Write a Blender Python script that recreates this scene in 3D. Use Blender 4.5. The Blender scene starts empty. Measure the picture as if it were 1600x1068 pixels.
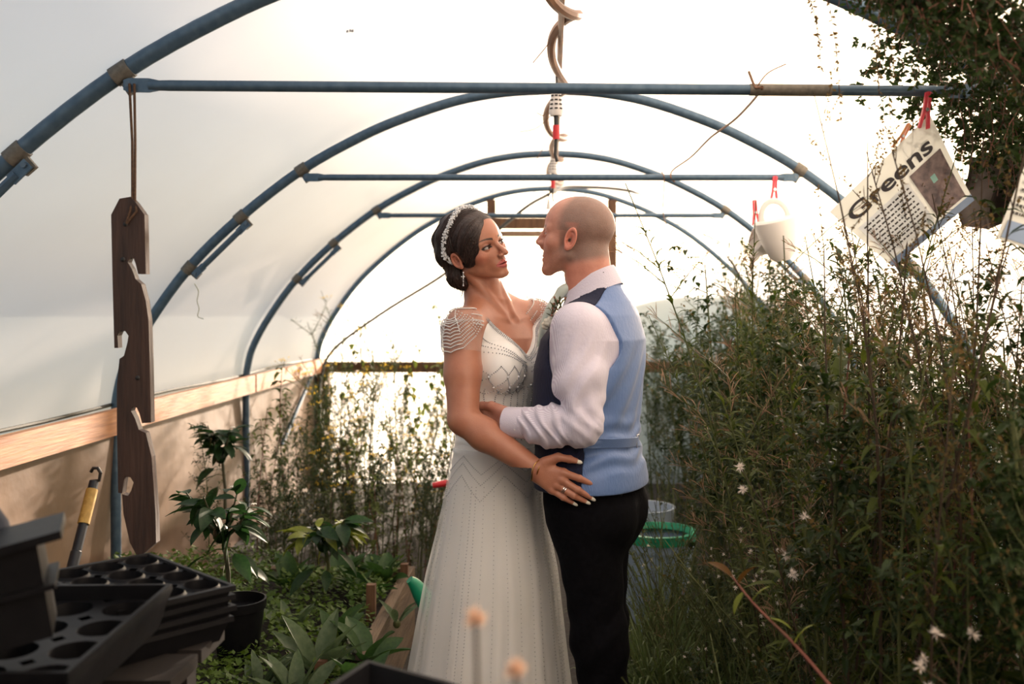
import bpy, math, random
import numpy as np
from mathutils import Vector, Matrix
from mathutils.bvhtree import BVHTree

SC = bpy.context.scene
COL = SC.collection

# ---------------------------------------------------------------- camera, sky, sun, exposure
F, VX, VY, CZ = 1555.0, 861.0, 475.0, 1.42       # focal length and vanishing point in photo pixels, eye height
cam_data = bpy.data.cameras.new('camera')
cam_data.sensor_width = 36.0
cam_data.lens = 36.0 * F / 1600.0
cam_data.shift_x = -(VX - 800.0) / 1600.0
cam_data.shift_y = -(534.0 - VY) / 1600.0
cam_data.clip_start = 0.02
cam_data.dof.use_dof = True
cam_data.dof.focus_distance = 2.85
cam_data.dof.aperture_fstop = 2.8
CAM = bpy.data.objects.new('camera', cam_data)
CAM.location = (0, 0, CZ)
CAM.rotation_euler = (math.pi / 2, 0, 0)
COL.objects.link(CAM)
SC.camera = CAM

SUN_AZ, SUN_EL = math.radians(19.0), math.radians(11.0)      # azimuth to the right of straight ahead, height
SUN_DIR = Vector((math.sin(SUN_AZ) * math.cos(SUN_EL), math.cos(SUN_AZ) * math.cos(SUN_EL), math.sin(SUN_EL)))
world = bpy.data.worlds.new('evening_sky')
SC.world = world
world.use_nodes = True
wn, wl = world.node_tree.nodes, world.node_tree.links
wn.clear()
w_out = wn.new('ShaderNodeOutputWorld')
w_bg = wn.new('ShaderNodeBackground')
w_sky = wn.new('ShaderNodeTexSky')
w_sky.sky_type = 'NISHITA'
w_sky.sun_disc = False
w_sky.sun_elevation = SUN_EL
w_sky.sun_rotation = SUN_AZ
w_sky.air_density = 1.0
w_sky.dust_density = 5.0
w_sky.ozone_density = 1.0
w_bg.inputs['Strength'].default_value = 0.36
wl.new(w_sky.outputs[0], w_bg.inputs['Color'])
wl.new(w_bg.outputs[0], w_out.inputs['Surface'])

sun_data = bpy.data.lights.new('sun', 'SUN')
sun_data.energy = 34.0
sun_data.angle = math.radians(1.2)
sun_data.color = (1.0, 0.82, 0.65)
SUN = bpy.data.objects.new('sun', sun_data)
SUN.rotation_euler = SUN_DIR.to_track_quat('Z', 'Y').to_euler()
SUN.location = SUN_DIR * 30
COL.objects.link(SUN)

SC.view_settings.view_transform = 'Standard'
SC.view_settings.look = 'None'
SC.view_settings.gamma = 1.0
SC.view_settings.use_curve_mapping = False
SC.view_settings.exposure = 0.06


# ---------------------------------------------------------------- helpers
def P(px, py, d):
    """A photo pixel at distance d (metres) down the tunnel -> a point of the place."""
    return np.array(((px - VX) * d / F, d, CZ + (VY - py) * d / F))


def srgb(r, g, b):
    f = lambda c: c / 12.92 if c <= 0.04045 else ((c + 0.055) / 1.055) ** 2.4
    return (f(r / 255), f(g / 255), f(b / 255), 1.0)


def mat(name, c1, c2=None, rough=0.6, metal=0.0, scale=20.0, stretch=(1, 1, 1), bump=0.0, bscale=None,
        trans=0.0, alpha=1.0, spec=0.5, attr=None, coat=0.0, sheen=0.0, detail=4.0, contrast=1.0, sss=0.0):
    """Procedural surface: two colours mixed by noise, optional relief, light passing through (trans) and openness (alpha)."""
    m = bpy.data.materials.new(name)
    m.use_nodes = True
    n, l = m.node_tree.nodes, m.node_tree.links
    n.clear()
    out = n.new('ShaderNodeOutputMaterial')
    b = n.new('ShaderNodeBsdfPrincipled')
    b.inputs['Roughness'].default_value = rough
    b.inputs['Metallic'].default_value = metal
    b.inputs['Specular IOR Level'].default_value = spec
    b.inputs['Coat Weight'].default_value = coat
    b.inputs['Sheen Weight'].default_value = sheen
    if sss:
        b.inputs['Subsurface Weight'].default_value = sss
        b.inputs['Subsurface Radius'].default_value = (0.012, 0.005, 0.003)
        b.inputs['Subsurface Scale'].default_value = 0.6
    c1 = tuple(c1) if len(c1) == 4 else tuple(c1) + (1,)
    tc = n.new('ShaderNodeTexCoord')
    mp = n.new('ShaderNodeMapping')
    mp.inputs['Scale'].default_value = stretch
    l.new(tc.outputs['Object'], mp.inputs['Vector'])
    col = None
    if attr:
        a = n.new('ShaderNodeAttribute')
        a.attribute_name = attr
        col = a.outputs['Color']
    if c2 is not None:
        c2 = tuple(c2) if len(c2) == 4 else tuple(c2) + (1,)
        nz = n.new('ShaderNodeTexNoise')
        nz.inputs['Scale'].default_value = scale
        nz.inputs['Detail'].default_value = detail
        l.new(mp.outputs[0], nz.inputs['Vector'])
        rp = n.new('ShaderNodeValToRGB')
        w = 0.25 / contrast
        rp.color_ramp.elements[0].position = max(0, 0.5 - w)
        rp.color_ramp.elements[1].position = min(1, 0.5 + w)
        rp.color_ramp.elements[0].color = c1
        rp.color_ramp.elements[1].color = c2
        l.new(nz.outputs['Fac'], rp.inputs['Fac'])
        if col is not None:
            mx = n.new('ShaderNodeMix')
            mx.data_type = 'RGBA'
            mx.blend_type = 'MULTIPLY'
            mx.inputs['Factor'].default_value = 1.0
            l.new(col, mx.inputs['A'])
            l.new(rp.outputs['Color'], mx.inputs['B'])
            col = mx.outputs['Result']
        else:
            col = rp.outputs['Color']
    if col is not None:
        l.new(col, b.inputs['Base Color'])
    else:
        b.inputs['Base Color'].default_value = c1
    if bump:
        bz = n.new('ShaderNodeTexNoise')
        bz.inputs['Scale'].default_value = bscale or scale
        bz.inputs['Detail'].default_value = 5
        l.new(mp.outputs[0], bz.inputs['Vector'])
        bp = n.new('ShaderNodeBump')
        bp.inputs['Strength'].default_value = bump
        bp.inputs['Distance'].default_value = 0.01
        l.new(bz.outputs['Fac'], bp.inputs['Height'])
        l.new(bp.outputs[0], b.inputs['Normal'])
    sh = b.outputs[0]
    if trans:
        t = n.new('ShaderNodeBsdfTranslucent')
        if col is not None:
            l.new(col, t.inputs['Color'])
        else:
            t.inputs['Color'].default_value = c1
        ms = n.new('ShaderNodeMixShader')
        ms.inputs[0].default_value = trans
        l.new(sh, ms.inputs[1])
        l.new(t.outputs[0], ms.inputs[2])
        sh = ms.outputs[0]
    if alpha < 1:
        t = n.new('ShaderNodeBsdfTransparent')
        ms = n.new('ShaderNodeMixShader')
        ms.inputs[0].default_value = alpha
        l.new(t.outputs[0], ms.inputs[1])
        l.new(sh, ms.inputs[2])
        sh = ms.outputs[0]
    l.new(sh, out.inputs['Surface'])
    return m


class MB:
    """Collects shapes into one mesh."""

    def __init__(self):
        self.v, self.f, self.n = [], [], 0

    def add(self, verts, faces):
        verts = np.asarray(verts, float).reshape(-1, 3)
        o = self.n
        self.v.append(verts)
        self.f += [tuple(i + o for i in fc) for fc in faces]
        self.n += len(verts)
        return self

    def box(self, c, s, R=None, taper=1.0):
        hx, hy, hz = s[0] / 2, s[1] / 2, s[2] / 2
        v = np.array([(x * (taper if z > 0 else 1), y * (taper if z > 0 else 1), z) for z in (-hz, hz) for y in (-hy, hy) for x in (-hx, hx)])
        if R is not None:
            v = v @ np.asarray(R).T
        return self.add(v + np.asarray(c, float), [(0, 2, 3, 1), (4, 5, 7, 6), (0, 1, 5, 4), (2, 6, 7, 3), (0, 4, 6, 2), (1, 3, 7, 5)])

    def tube(self, pts, r, n=8, caps=True, flat=None):
        pts = np.asarray(pts, float)
        m = len(pts)
        r = np.broadcast_to(np.asarray(r, float), (m,))
        T = np.gradient(pts, axis=0)
        T /= np.linalg.norm(T, axis=1, keepdims=True) + 1e-12
        ref = np.array((0, 0, 1.0)) if abs(T[0][2]) < 0.9 else np.array((1.0, 0, 0))
        u = np.cross(T[0], ref)
        u /= np.linalg.norm(u)
        V = []
        a = np.arange(n) * 2 * math.pi / n
        for i in range(m):
            u = u - T[i] * (u @ T[i])
            u /= np.linalg.norm(u) + 1e-12
            w = np.cross(T[i], u)
            k = 1.0 if flat is None else flat
            V.append(pts[i] + r[i] * (np.cos(a)[:, None] * u + k * np.sin(a)[:, None] * w))
        Fc = []
        for i in range(m - 1):
            for j in range(n):
                j2 = (j + 1) % n
                Fc.append((i * n + j, i * n + j2, (i + 1) * n + j2, (i + 1) * n + j))
        if caps:
            Fc.append(tuple(range(n - 1, -1, -1)))
            Fc.append(tuple(range((m - 1) * n, m * n)))
        return self.add(np.concatenate(V), Fc)

    def lathe(self, prof, n=16, M=None, c=(0, 0, 0), close=False):
        a = np.arange(n) * 2 * math.pi / n
        V = np.array([(r * math.cos(t), r * math.sin(t), z) for r, z in prof for t in a])
        if M is not None:
            V = V @ np.asarray(M).T
        Fc = []
        for i in range(len(prof) - 1):
            for j in range(n):
                j2 = (j + 1) % n
                Fc.append((i * n + j, i * n + j2, (i + 1) * n + j2, (i + 1) * n + j))
        if close:
            Fc.append(tuple(range(n - 1, -1, -1)))
            k = (len(prof) - 1) * n
            Fc.append(tuple(range(k, k + n)))
        return self.add(V + np.asarray(c, float), Fc)

    def grid(self, A, closed=False):
        A = np.asarray(A, float)
        a, b = A.shape[:2]
        Fc = []
        for i in range(a - 1):
            for j in range(b if closed else b - 1):
                j2 = (j + 1) % b
                Fc.append((i * b + j, i * b + j2, (i + 1) * b + j2, (i + 1) * b + j))
        return self.add(A.reshape(-1, 3), Fc)

    def ball(self, c, r, M=None, n=8, m=5):
        t = np.linspace(0, math.pi, m + 1)
        prof = [(math.sin(x), -math.cos(x)) for x in t]
        V = np.array([(p * math.cos(a), p * math.sin(a), z) for p, z in prof for a in np.arange(n) * 2 * math.pi / n]) * np.asarray(r)
        if M is not None:
            V = V @ np.asarray(M).T
        Fc = []
        for i in range(m):
            for j in range(n):
                j2 = (j + 1) % n
                Fc.append((i * n + j, i * n + j2, (i + 1) * n + j2, (i + 1) * n + j))
        return self.add(V + np.asarray(c, float), Fc)

    def prism(self, outline, t, M, c):
        """A flat outline (2D) given thickness t; M columns are the outline's x, y and the thickness direction."""
        k = len(outline)
        o = np.array(outline, float)
        V = np.concatenate([np.c_[o, np.full(k, -t / 2)], np.c_[o, np.full(k, t / 2)]]) @ np.asarray(M, float).T + np.asarray(c, float)
        Fc = [tuple(range(k - 1, -1, -1)), tuple(range(k, 2 * k))] + [(i, (i + 1) % k, k + (i + 1) % k, k + i) for i in range(k)]
        return self.add(V, Fc)

    def mesh(self, name, m, off=(0, 0, 0), smooth=True):
        V = np.concatenate(self.v) - np.asarray(off, float) if self.v else np.zeros((0, 3))
        me = bpy.data.meshes.new(name)
        me.from_pydata(V.tolist(), [], self.f)
        me.materials.append(m)
        if smooth:
            me.shade_smooth()
            me.set_sharp_from_angle(angle=math.radians(38))
        me.update()
        return me


def link(name, me, parent=None, loc=None, rot=None, scale=None):
    o = bpy.data.objects.new(name, me)
    COL.objects.link(o)
    if parent is not None:
        o.parent = parent
    if loc is not None:
        o.location = loc
    if rot is not None:
        o.rotation_euler = rot
    if scale is not None:
        o.scale = (scale,) * 3 if np.isscalar(scale) else scale
    return o


def tag(o, label=None, cat=None, group=None, kind=None):
    for k, v in (('label', label), ('category', cat), ('group', group), ('kind', kind)):
        if v:
            o[k] = v
    return o


def thing(name, label, cat, loc, group=None):
    return tag(link(name, None, loc=tuple(loc)), label, cat, group)


def part(name, mb, m, parent, smooth=True, label=None, kind=None):
    """One part of a thing (or of one of its parts); shapes are given in the place's coordinates."""
    r = parent if parent.parent is None else parent.parent
    o = link(name, mb.mesh(name, m, r.location, smooth), parent)
    if label:
        o['label'] = label
    if kind:
        o['kind'] = kind
    return o


def single(name, mb, m, label, cat, group=None, smooth=True, loc=None):
    """A thing that is one mesh."""
    if loc is None:
        V = np.concatenate(mb.v)
        loc = (V[:, 0].mean(), V[:, 1].mean(), V[:, 2].min())
    return tag(link(name, mb.mesh(name, m, loc, smooth), loc=tuple(loc)), label, cat, group)


def struct(name, mb, m, parent=None, smooth=True):
    o = link(name, mb.mesh(name, m, (0, 0, 0), smooth), parent)
    if parent is None:
        o['kind'] = 'structure'
    return o


def dup(root, loc, rot=None, scale=None, label=None, group=None):
    """A copy of a thing with copies of its parts and their sub-parts."""
    r = root.copy()
    COL.objects.link(r)
    r.location = loc
    if rot is not None:
        r.rotation_euler = rot
    if scale is not None:
        r.scale = (scale,) * 3
    if label:
        r['label'] = label
    if group:
        r['group'] = group
    for ch in root.children:
        c = ch.copy()
        COL.objects.link(c)
        c.parent = r
        for g in ch.children:
            d = g.copy()
            COL.objects.link(d)
            d.parent = c
    return r


def spline(pts, n=8):
    """Catmull-Rom through points."""
    p = np.asarray(pts, float)
    q = np.vstack([2 * p[0] - p[1], p, 2 * p[-1] - p[-2]])
    out = []
    for i in range(1, len(q) - 2):
        a, b, c, d = q[i - 1], q[i], q[i + 1], q[i + 2]
        for t in np.arange(n) / n:
            out.append(0.5 * (2 * b + (c - a) * t + (2 * a - 5 * b + 4 * c - d) * t * t + (3 * b - a - 3 * c + d) * t ** 3))
    out.append(p[-1])
    return np.array(out)


def unit(v):
    v = np.asarray(v, float)
    return v / np.linalg.norm(v)


def rotm(ax, deg):
    return np.array(Matrix.Rotation(math.radians(deg), 3, ax))


# ---------------------------------------------------------------- rounded bodies from blended distance fields
def ell(p, c, r):
    q = (p - np.asarray(c, np.float32)) / np.asarray(r, np.float32)
    k0 = np.sqrt((q * q).sum(-1))
    q = q / np.asarray(r, np.float32)
    k1 = np.sqrt((q * q).sum(-1)) + 1e-9
    return k0 * (k0 - 1) / k1


def ball_d(p, c, r):
    q = p - np.asarray(c, np.float32)
    return np.sqrt((q * q).sum(-1)) - r


def rc(p, a, b, r1, r2):
    """tapered capsule"""
    a = np.asarray(a, np.float32)
    b = np.asarray(b, np.float32)
    ba = b - a
    t = np.clip(((p - a) @ ba) / (ba @ ba), 0, 1)
    q = p - a - t[..., None] * ba
    return np.sqrt((q * q).sum(-1)) - (r1 + (r2 - r1) * t)


def smin(a, b, k):
    h = np.clip(0.5 + 0.5 * (b - a) / k, 0, 1)
    return b * (1 - h) + a * h - k * h * (1 - h)


def smax(a, b, k):
    return -smin(-a, -b, k)


def chain(p, pts, rad, k=0.01):
    d = None
    for i in range(len(pts) - 1):
        e = rc(p, pts[i], pts[i + 1], rad[i], rad[i + 1])
        d = e if d is None else smin(d, e, k)
    return d


def loft_d(f, l, z, tab, pw=2.3):
    """Stack of rounded cross-sections: rows are (z, half width, half depth, forward offset)."""
    t = np.asarray(tab, float)
    a = np.interp(z, t[:, 0], t[:, 1]).astype(np.float32)
    b = np.interp(z, t[:, 0], t[:, 2]).astype(np.float32)
    c = np.interp(z, t[:, 0], t[:, 3]).astype(np.float32)
    k = (np.abs((f - c) / b) ** pw + np.abs(l / a) ** pw) ** (1 / pw)
    d = (k - 1) * np.minimum(a, b)
    return np.maximum(d, np.maximum(t[0, 0] - z, z - t[-1, 0]))


def surface(f, lo, hi, h, B=10, slack=1.4):
    """Skin of the region f < 0 (naive surface nets, evaluated only near the skin)."""
    lo = np.asarray(lo, np.float32)
    n = np.maximum(1, np.ceil((np.asarray(hi) - lo) / h / B)).astype(int)
    ax = [lo[i] + (np.arange(n[i]) + 0.5) * B * h for i in range(3)]
    C = np.stack(np.meshgrid(*ax, indexing='ij'), -1).reshape(-1, 3).astype(np.float32)
    d = f(C)
    act = np.nonzero(np.abs(d) < B * h * 0.87 * slack + 2 * h)[0]
    G = np.repeat(np.repeat(np.repeat(d.reshape(n), B, 0), B, 1), B, 2).astype(np.float32)
    o = np.stack(np.meshgrid(*(np.arange(B),) * 3, indexing='ij'), -1).reshape(-1, 3)
    bi = np.stack(np.unravel_index(act, n), -1) * B
    step = 250
    for s in range(0, len(act), step):
        idx = bi[s:s + step, None, :] + o[None]
        val = f((lo + idx.reshape(-1, 3) * np.float32(h)).astype(np.float32))
        G[idx[..., 0].ravel(), idx[..., 1].ravel(), idx[..., 2].ravel()] = val
    S = G < 0
    cnt = np.zeros(np.array(S.shape) - 1, np.uint8)
    for i in (0, 1):
        for j in (0, 1):
            for k in (0, 1):
                cnt += S[i:S.shape[0] - 1 + i, j:S.shape[1] - 1 + j, k:S.shape[2] - 1 + k]
    I = np.stack(np.nonzero((cnt > 0) & (cnt < 8)), -1)
    vid = np.full(cnt.shape, -1, np.int32)
    vid[I[:, 0], I[:, 1], I[:, 2]] = np.arange(len(I))
    cor = [(i, j, k) for i in (0, 1) for j in (0, 1) for k in (0, 1)]
    val = {c: G[I[:, 0] + c[0], I[:, 1] + c[1], I[:, 2] + c[2]] for c in cor}
    acc = np.zeros((len(I), 3))
    w = np.zeros(len(I))
    for c in cor:
        for a in range(3):
            if c[a] == 0:
                e = list(c)
                e[a] = 1
                A, Bv = val[c], val[tuple(e)]
                x = (A < 0) != (Bv < 0)
                t = np.where(x, A / np.where(x, A - Bv, 1), 0)
                pt = np.tile(np.array(c, float), (len(I), 1))
                pt[:, a] = t
                acc += pt * x[:, None]
                w += x
    V = lo + (I + acc / np.maximum(w, 1)[:, None]) * h
    Q = []
    for a in range(3):
        b, c = (a + 1) % 3, (a + 2) % 3
        s0 = [slice(1, -1)] * 3
        s1 = [slice(1, -1)] * 3
        s0[a] = slice(0, -1)
        s1[a] = slice(1, None)
        A, Bv = S[tuple(s0)], S[tuple(s1)]
        for sign in (0, 1):
            E = np.stack(np.nonzero((A != Bv) & (A == bool(sign))), -1)
            if not len(E):
                continue
            E = E + 1
            E[:, a] -= 1
            q = []
            for db, dc in ((0, 0), (1, 0), (1, 1), (0, 1)):
                g = E.copy()
                g[:, b] -= db
                g[:, c] -= dc
                q.append(vid[g[:, 0], g[:, 1], g[:, 2]])
            q = np.stack(q, -1)
            Q.append(q[:, ::-1] if sign == 0 else q)
    Q = np.concatenate(Q) if Q else np.zeros((0, 4), int)
    Q = Q[(Q >= 0).all(1)]
    return V, Q


def skin_mesh(name, V, Q, m, off=(0, 0, 0), col=None, val=None):
    me = bpy.data.meshes.new(name)
    V = np.asarray(V) - np.asarray(off)
    me.vertices.add(len(V))
    me.vertices.foreach_set('co', V.astype(np.float32).ravel())
    me.loops.add(len(Q) * 4)
    me.loops.foreach_set('vertex_index', Q.astype(np.int32).ravel())
    me.polygons.add(len(Q))
    me.polygons.foreach_set('loop_start', np.arange(0, len(Q) * 4, 4, dtype=np.int32))
    me.update(calc_edges=True)
    me.shade_smooth()
    if col is not None:
        a = me.attributes.new('tint', 'FLOAT_COLOR', 'POINT')
        a.data.foreach_set('color', np.c_[col, np.ones(len(col))].astype(np.float32).ravel())
    if val is not None:
        a = me.attributes.new('across', 'FLOAT', 'POINT')
        a.data.foreach_set('value', np.asarray(val, np.float32))
    me.materials.append(m)
    me.validate()
    return me


def fbm(p, s, seed=0):
    """cheap smooth noise from sines"""
    r = np.random.RandomState(seed)
    o = 0
    for i in range(5):
        k = r.normal(size=3) * s
        o = o + np.sin(p @ k.astype(np.float32) + r.uniform(0, 6.28))
    return o / 5


# ---------------------------------------------------------------- the tunnel itself
M_FILM = mat('clouded_polythene', (0.95, 0.905, 0.865), (0.90, 0.84, 0.79), rough=0.35, scale=1.2, trans=0.78, alpha=0.90, bump=0.12, bscale=9)
M_FILM_END = mat('clear_polythene', (0.93, 0.91, 0.88), (0.85, 0.83, 0.8), rough=0.3, scale=1.5, trans=0.75, alpha=0.58, bump=0.15, bscale=6)
M_FILM_LOW = mat('dirty_polythene', (0.24, 0.135, 0.075), (0.10, 0.056, 0.031), rough=0.5, scale=2.6, trans=0.3, alpha=0.96, bump=0.25, bscale=14)
M_STEEL = mat('galvanised_steel', (0.055, 0.10, 0.15), (0.10, 0.155, 0.21), rough=0.42, metal=0.45, scale=40, stretch=(1, 1, 1), bump=0.05)
M_BAND = mat('weathered_zinc', (0.12, 0.11, 0.09), (0.2, 0.18, 0.15), rough=0.55, metal=0.5, scale=90, bump=0.1)
M_BOLT = mat('bolt_steel', (0.12, 0.16, 0.2), rough=0.35, metal=0.8)
M_PINE = mat('planed_pine', srgb(172, 116, 70), srgb(122, 76, 44), rough=0.65, scale=9, stretch=(6, 0.6, 9), bump=0.15, bscale=14)
M_OLDWOOD = mat('weathered_timber', srgb(118, 84, 58), srgb(66, 44, 30), rough=0.8, scale=7, stretch=(5, 5, 0.7), bump=0.35, bscale=20)
M_SOIL = mat('dark_earth', (0.022, 0.016, 0.012), (0.008, 0.006, 0.005), rough=0.95, scale=14, bump=0.9, bscale=30)
M_FIELD = mat('rough_meadow', (0.16, 0.15, 0.07), (0.09, 0.10, 0.04), rough=0.95, scale=3, bump=0.5)

PROFILE = [(1.845, 0.0), (1.845, 0.5), (1.845, 0.92), (1.832, 1.06), (1.795, 1.18), (1.70, 1.35), (1.535, 1.575), (1.315, 1.79), (1.056, 1.99),
           (0.81, 2.128), (0.62, 2.21), (0.40, 2.282), (0.2, 2.318), (0.0, 2.33)]
_h = spline(PROFILE, 4)
HALF = np.vstack([_h * (-1, 1), (_h * (1, 1))[::-1][1:]])     # left foot -> ridge -> right foot
HOOP_Y = [2.45, 4.22, 6.02, 7.85]
Y0, Y1 = -0.9, 7.9


def offset_profile(o, zmin):
    T = np.gradient(HALF, axis=0)
    T /= np.linalg.norm(T, axis=1, keepdims=True)
    Q = HALF + np.c_[-T[:, 1], T[:, 0]] * o
    return Q[Q[:, 1] >= zmin]


def on_hoop(x):
    """height of the hoop's axis over x"""
    return np.interp(abs(x), [p[0] for p in _h[::-1]], [p[1] for p in _h[::-1]])


g = MB()
n = 60
gx = np.linspace(-2.4, 2.4, n)
gy = np.linspace(-3, 9, n)
X, Y = np.meshgrid(gx, gy, indexing='ij')
Z = 0.012 * np.sin(X * 9 + Y * 3) * np.sin(Y * 7 - X * 2)
g.grid(np.dstack([X, Y, Z]))
struct('floor', g, M_SOIL)
g = MB()
for x0, x1, y0, y1 in ((-60, -2.4, -60, 120), (2.4, 60, -60, 120), (-2.4, 2.4, 9, 120), (-2.4, 2.4, -60, -3)):
    g.add([(x0, y0, -0.02), (x1, y0, -0.02), (x1, y1, -0.02), (x0, y1, -0.02)], [(0, 1, 2, 3)])
struct('ground_outside', g, M_FIELD)

film = offset_profile(0.024, 0.965)
ys = np.linspace(Y0, Y1, 42)
A = np.array([[(x * (1 + 0.004 * math.sin(y * 1.7 + 3 * z)), y, z - 0.012 * abs(math.sin((y - 2.45) / 1.8 * math.pi)) * (z - 0.9)) for x, z in film] for y in ys])
struct('ceiling', MB().grid(A), M_FILM)
for s, nm in ((-1, 'wall_left'), (1, 'wall_right')):
    zz = np.linspace(0.0, 0.97, 9)
    A = np.array([[(s * (1.862 + 0.02 * math.sin(z * 5) * math.sin(y * 2.1 + s)), y, z) for z in zz] for y in np.linspace(Y0, Y1, 40)])
    struct(nm, MB().grid(A), M_FILM_LOW if s < 0 else M_FILM)
# end wall: film below and beside the door, following the hoop
DX0, DX1, DZ = -0.47, 0.48, 2.04
eb = MB()
fp = offset_profile(0.02, 0.0)
xs = np.linspace(-1.86, 1.86, 63)
for i in range(62):
    xa, xb = xs[i], xs[i + 1]
    za, zb = on_hoop(min(abs(xa), 1.84)) + 0.02, on_hoop(min(abs(xb), 1.84)) + 0.02
    zs0, zs1 = np.linspace(0, za, 10), np.linspace(0, zb, 10)
    eb.grid(np.array([[(xa, 7.9 + 0.012 * math.sin(5 * xa + 3 * z), z) for z in zs0], [(xb, 7.9 + 0.012 * math.sin(5 * xb + 3 * z), z) for z in zs1]]))
struct('wall_back', eb, M_FILM_END)

# unseen dark timber end, added behind the camera to cut fill light
fw = tag(link('fill_block_wall', None), kind='structure')
M_FILLBLOCK = mat('fill_block_boards', srgb(74, 58, 46), srgb(48, 38, 30), rough=0.9, scale=5, stretch=(6, 6, 0.6), bump=0.3)
for i in range(26):
    x = -1.82 + 0.1456 * i
    if abs(x) < 0.48:
        continue
    z1 = on_hoop(min(abs(x) + 0.07, 1.84)) - 0.01
    link('board', MB().box((x, -0.86, z1 / 2), (0.142, 0.025, z1)).mesh('board', M_FILLBLOCK, smooth=False), fw)
dr2 = tag(link('fill_block_door', None), kind='structure')  # shut door added in the unseen end, keeps light off the camera side
for i in range(6):
    link('board', MB().box((-0.395 + 0.158 * i, -0.855, 1.02), (0.154, 0.025, 2.04)).mesh('board', M_FILLBLOCK, smooth=False), dr2)
for z in (0.3, 1.75):
    link('ledge', MB().box((0, -0.83, z), (0.9, 0.025, 0.10)).mesh('ledge', M_FILLBLOCK, smooth=False), dr2)
link('board', MB().box((0.0, -0.86, 2.16), (0.96, 0.025, 0.22)).mesh('board', M_FILLBLOCK, smooth=False), fw)

# timber rails along the sides, planks butted at the hoops
for s, nm in ((-1, 'trim_1'),):
    r0 = tag(link(nm, None), kind='structure')
    for a, b in ((-0.85, 0.6), (0.61, 4.2), (4.215, 6.0), (6.03, 7.86)):
        mb = MB()
        x = s * 1.845 - s * 0.045
        mb.box((x, (a + b) / 2, 0.935 + (0.006 if a > 4 else 0)), (0.034, b - a, 0.105))
        link('plank', mb.mesh('plank', M_PINE, smooth=False), r0)
    mb = MB()
    mb.tube([(s * 1.862, y, 0.995 + 0.006 * math.sin(y * 3)) for y in np.linspace(-0.85, 7.85, 30)], 0.008, 6)
    link('film_bead', mb.mesh('film_bead', mat('dark_bead', (0.03, 0.03, 0.02), rough=0.7)), r0)

# end-wall frame
r0 = tag(link('door_1', None), kind='structure')
for x in (DX0, DX1):
    link('post', MB().box((x, 7.84, 1.12), (0.07, 0.06, 2.24)).mesh('post', M_OLDWOOD, smooth=False), r0)
link('header', MB().box((0.0, 7.83, 2.055), (0.9, 0.05, 0.085)).mesh('header', M_OLDWOOD, smooth=False), r0)
link('door_rail', MB().box((0.0, 7.86, 1.975), (0.88, 0.035, 0.045)).mesh('door_rail', mat('pale_batten', srgb(170, 140, 112), srgb(120, 96, 76), scale=8, stretch=(1, 6, 6)), smooth=False), r0)
link('door_rail', MB().box((0.0, 7.86, 0.95), (0.88, 0.035, 0.08)).mesh('door_rail', M_OLDWOOD, smooth=False), r0)
for a, b in ((-1.83, DX0 - 0.035), (DX1 + 0.035, 1.83)):
    t = struct('trim_%d' % (2 if a < 0 else 3), MB().box(((a + b) / 2, 7.84, 0.925), (b - a, 0.05, 0.085)), M_OLDWOOD, smooth=False)
for x in (-1.79, 1.79):
    struct('trim_%d' % (4 if x < 0 else 5), MB().box((x, 7.83, 0.48), (0.09, 0.08, 0.96)), M_OLDWOOD, smooth=False)


def clamp(root, i, y):
    """band clamp with lug and bolt round the hoop's tube at profile index i"""
    p = np.array((HALF[i][0], y, HALF[i][1]))
    t = HALF[i + 1] - HALF[i - 1]
    t = unit((t[0], 0, t[1]))
    inn = unit((-p[0], 0, 1.0 - p[2])) if abs(p[0]) > 0.05 else np.array((0, 0, -1.0))
    inn = unit(inn - t * (inn @ t))
    b = MB().tube([p - t * 0.024, p + t * 0.024], 0.0255, 14)
    R = np.c_[t, (0, 1, 0), inn]
    b.box(p + inn * 0.038, (0.034, 0.012, 0.04), R)
    c = part('clamp', b, M_BAND, root)
    part('bolt', MB().tube([p + inn * 0.04 + (0, -0.022, 0), p + inn * 0.04 + (0, 0.03, 0)], 0.0075, 6), M_BOLT, c)
    return p + inn * 0.042


def nearest(x, z=None):
    d = np.abs(HALF[:, 0] - x) + (0 if z is None else np.abs(HALF[:, 1] - z))
    return int(np.argmin(d))


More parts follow.
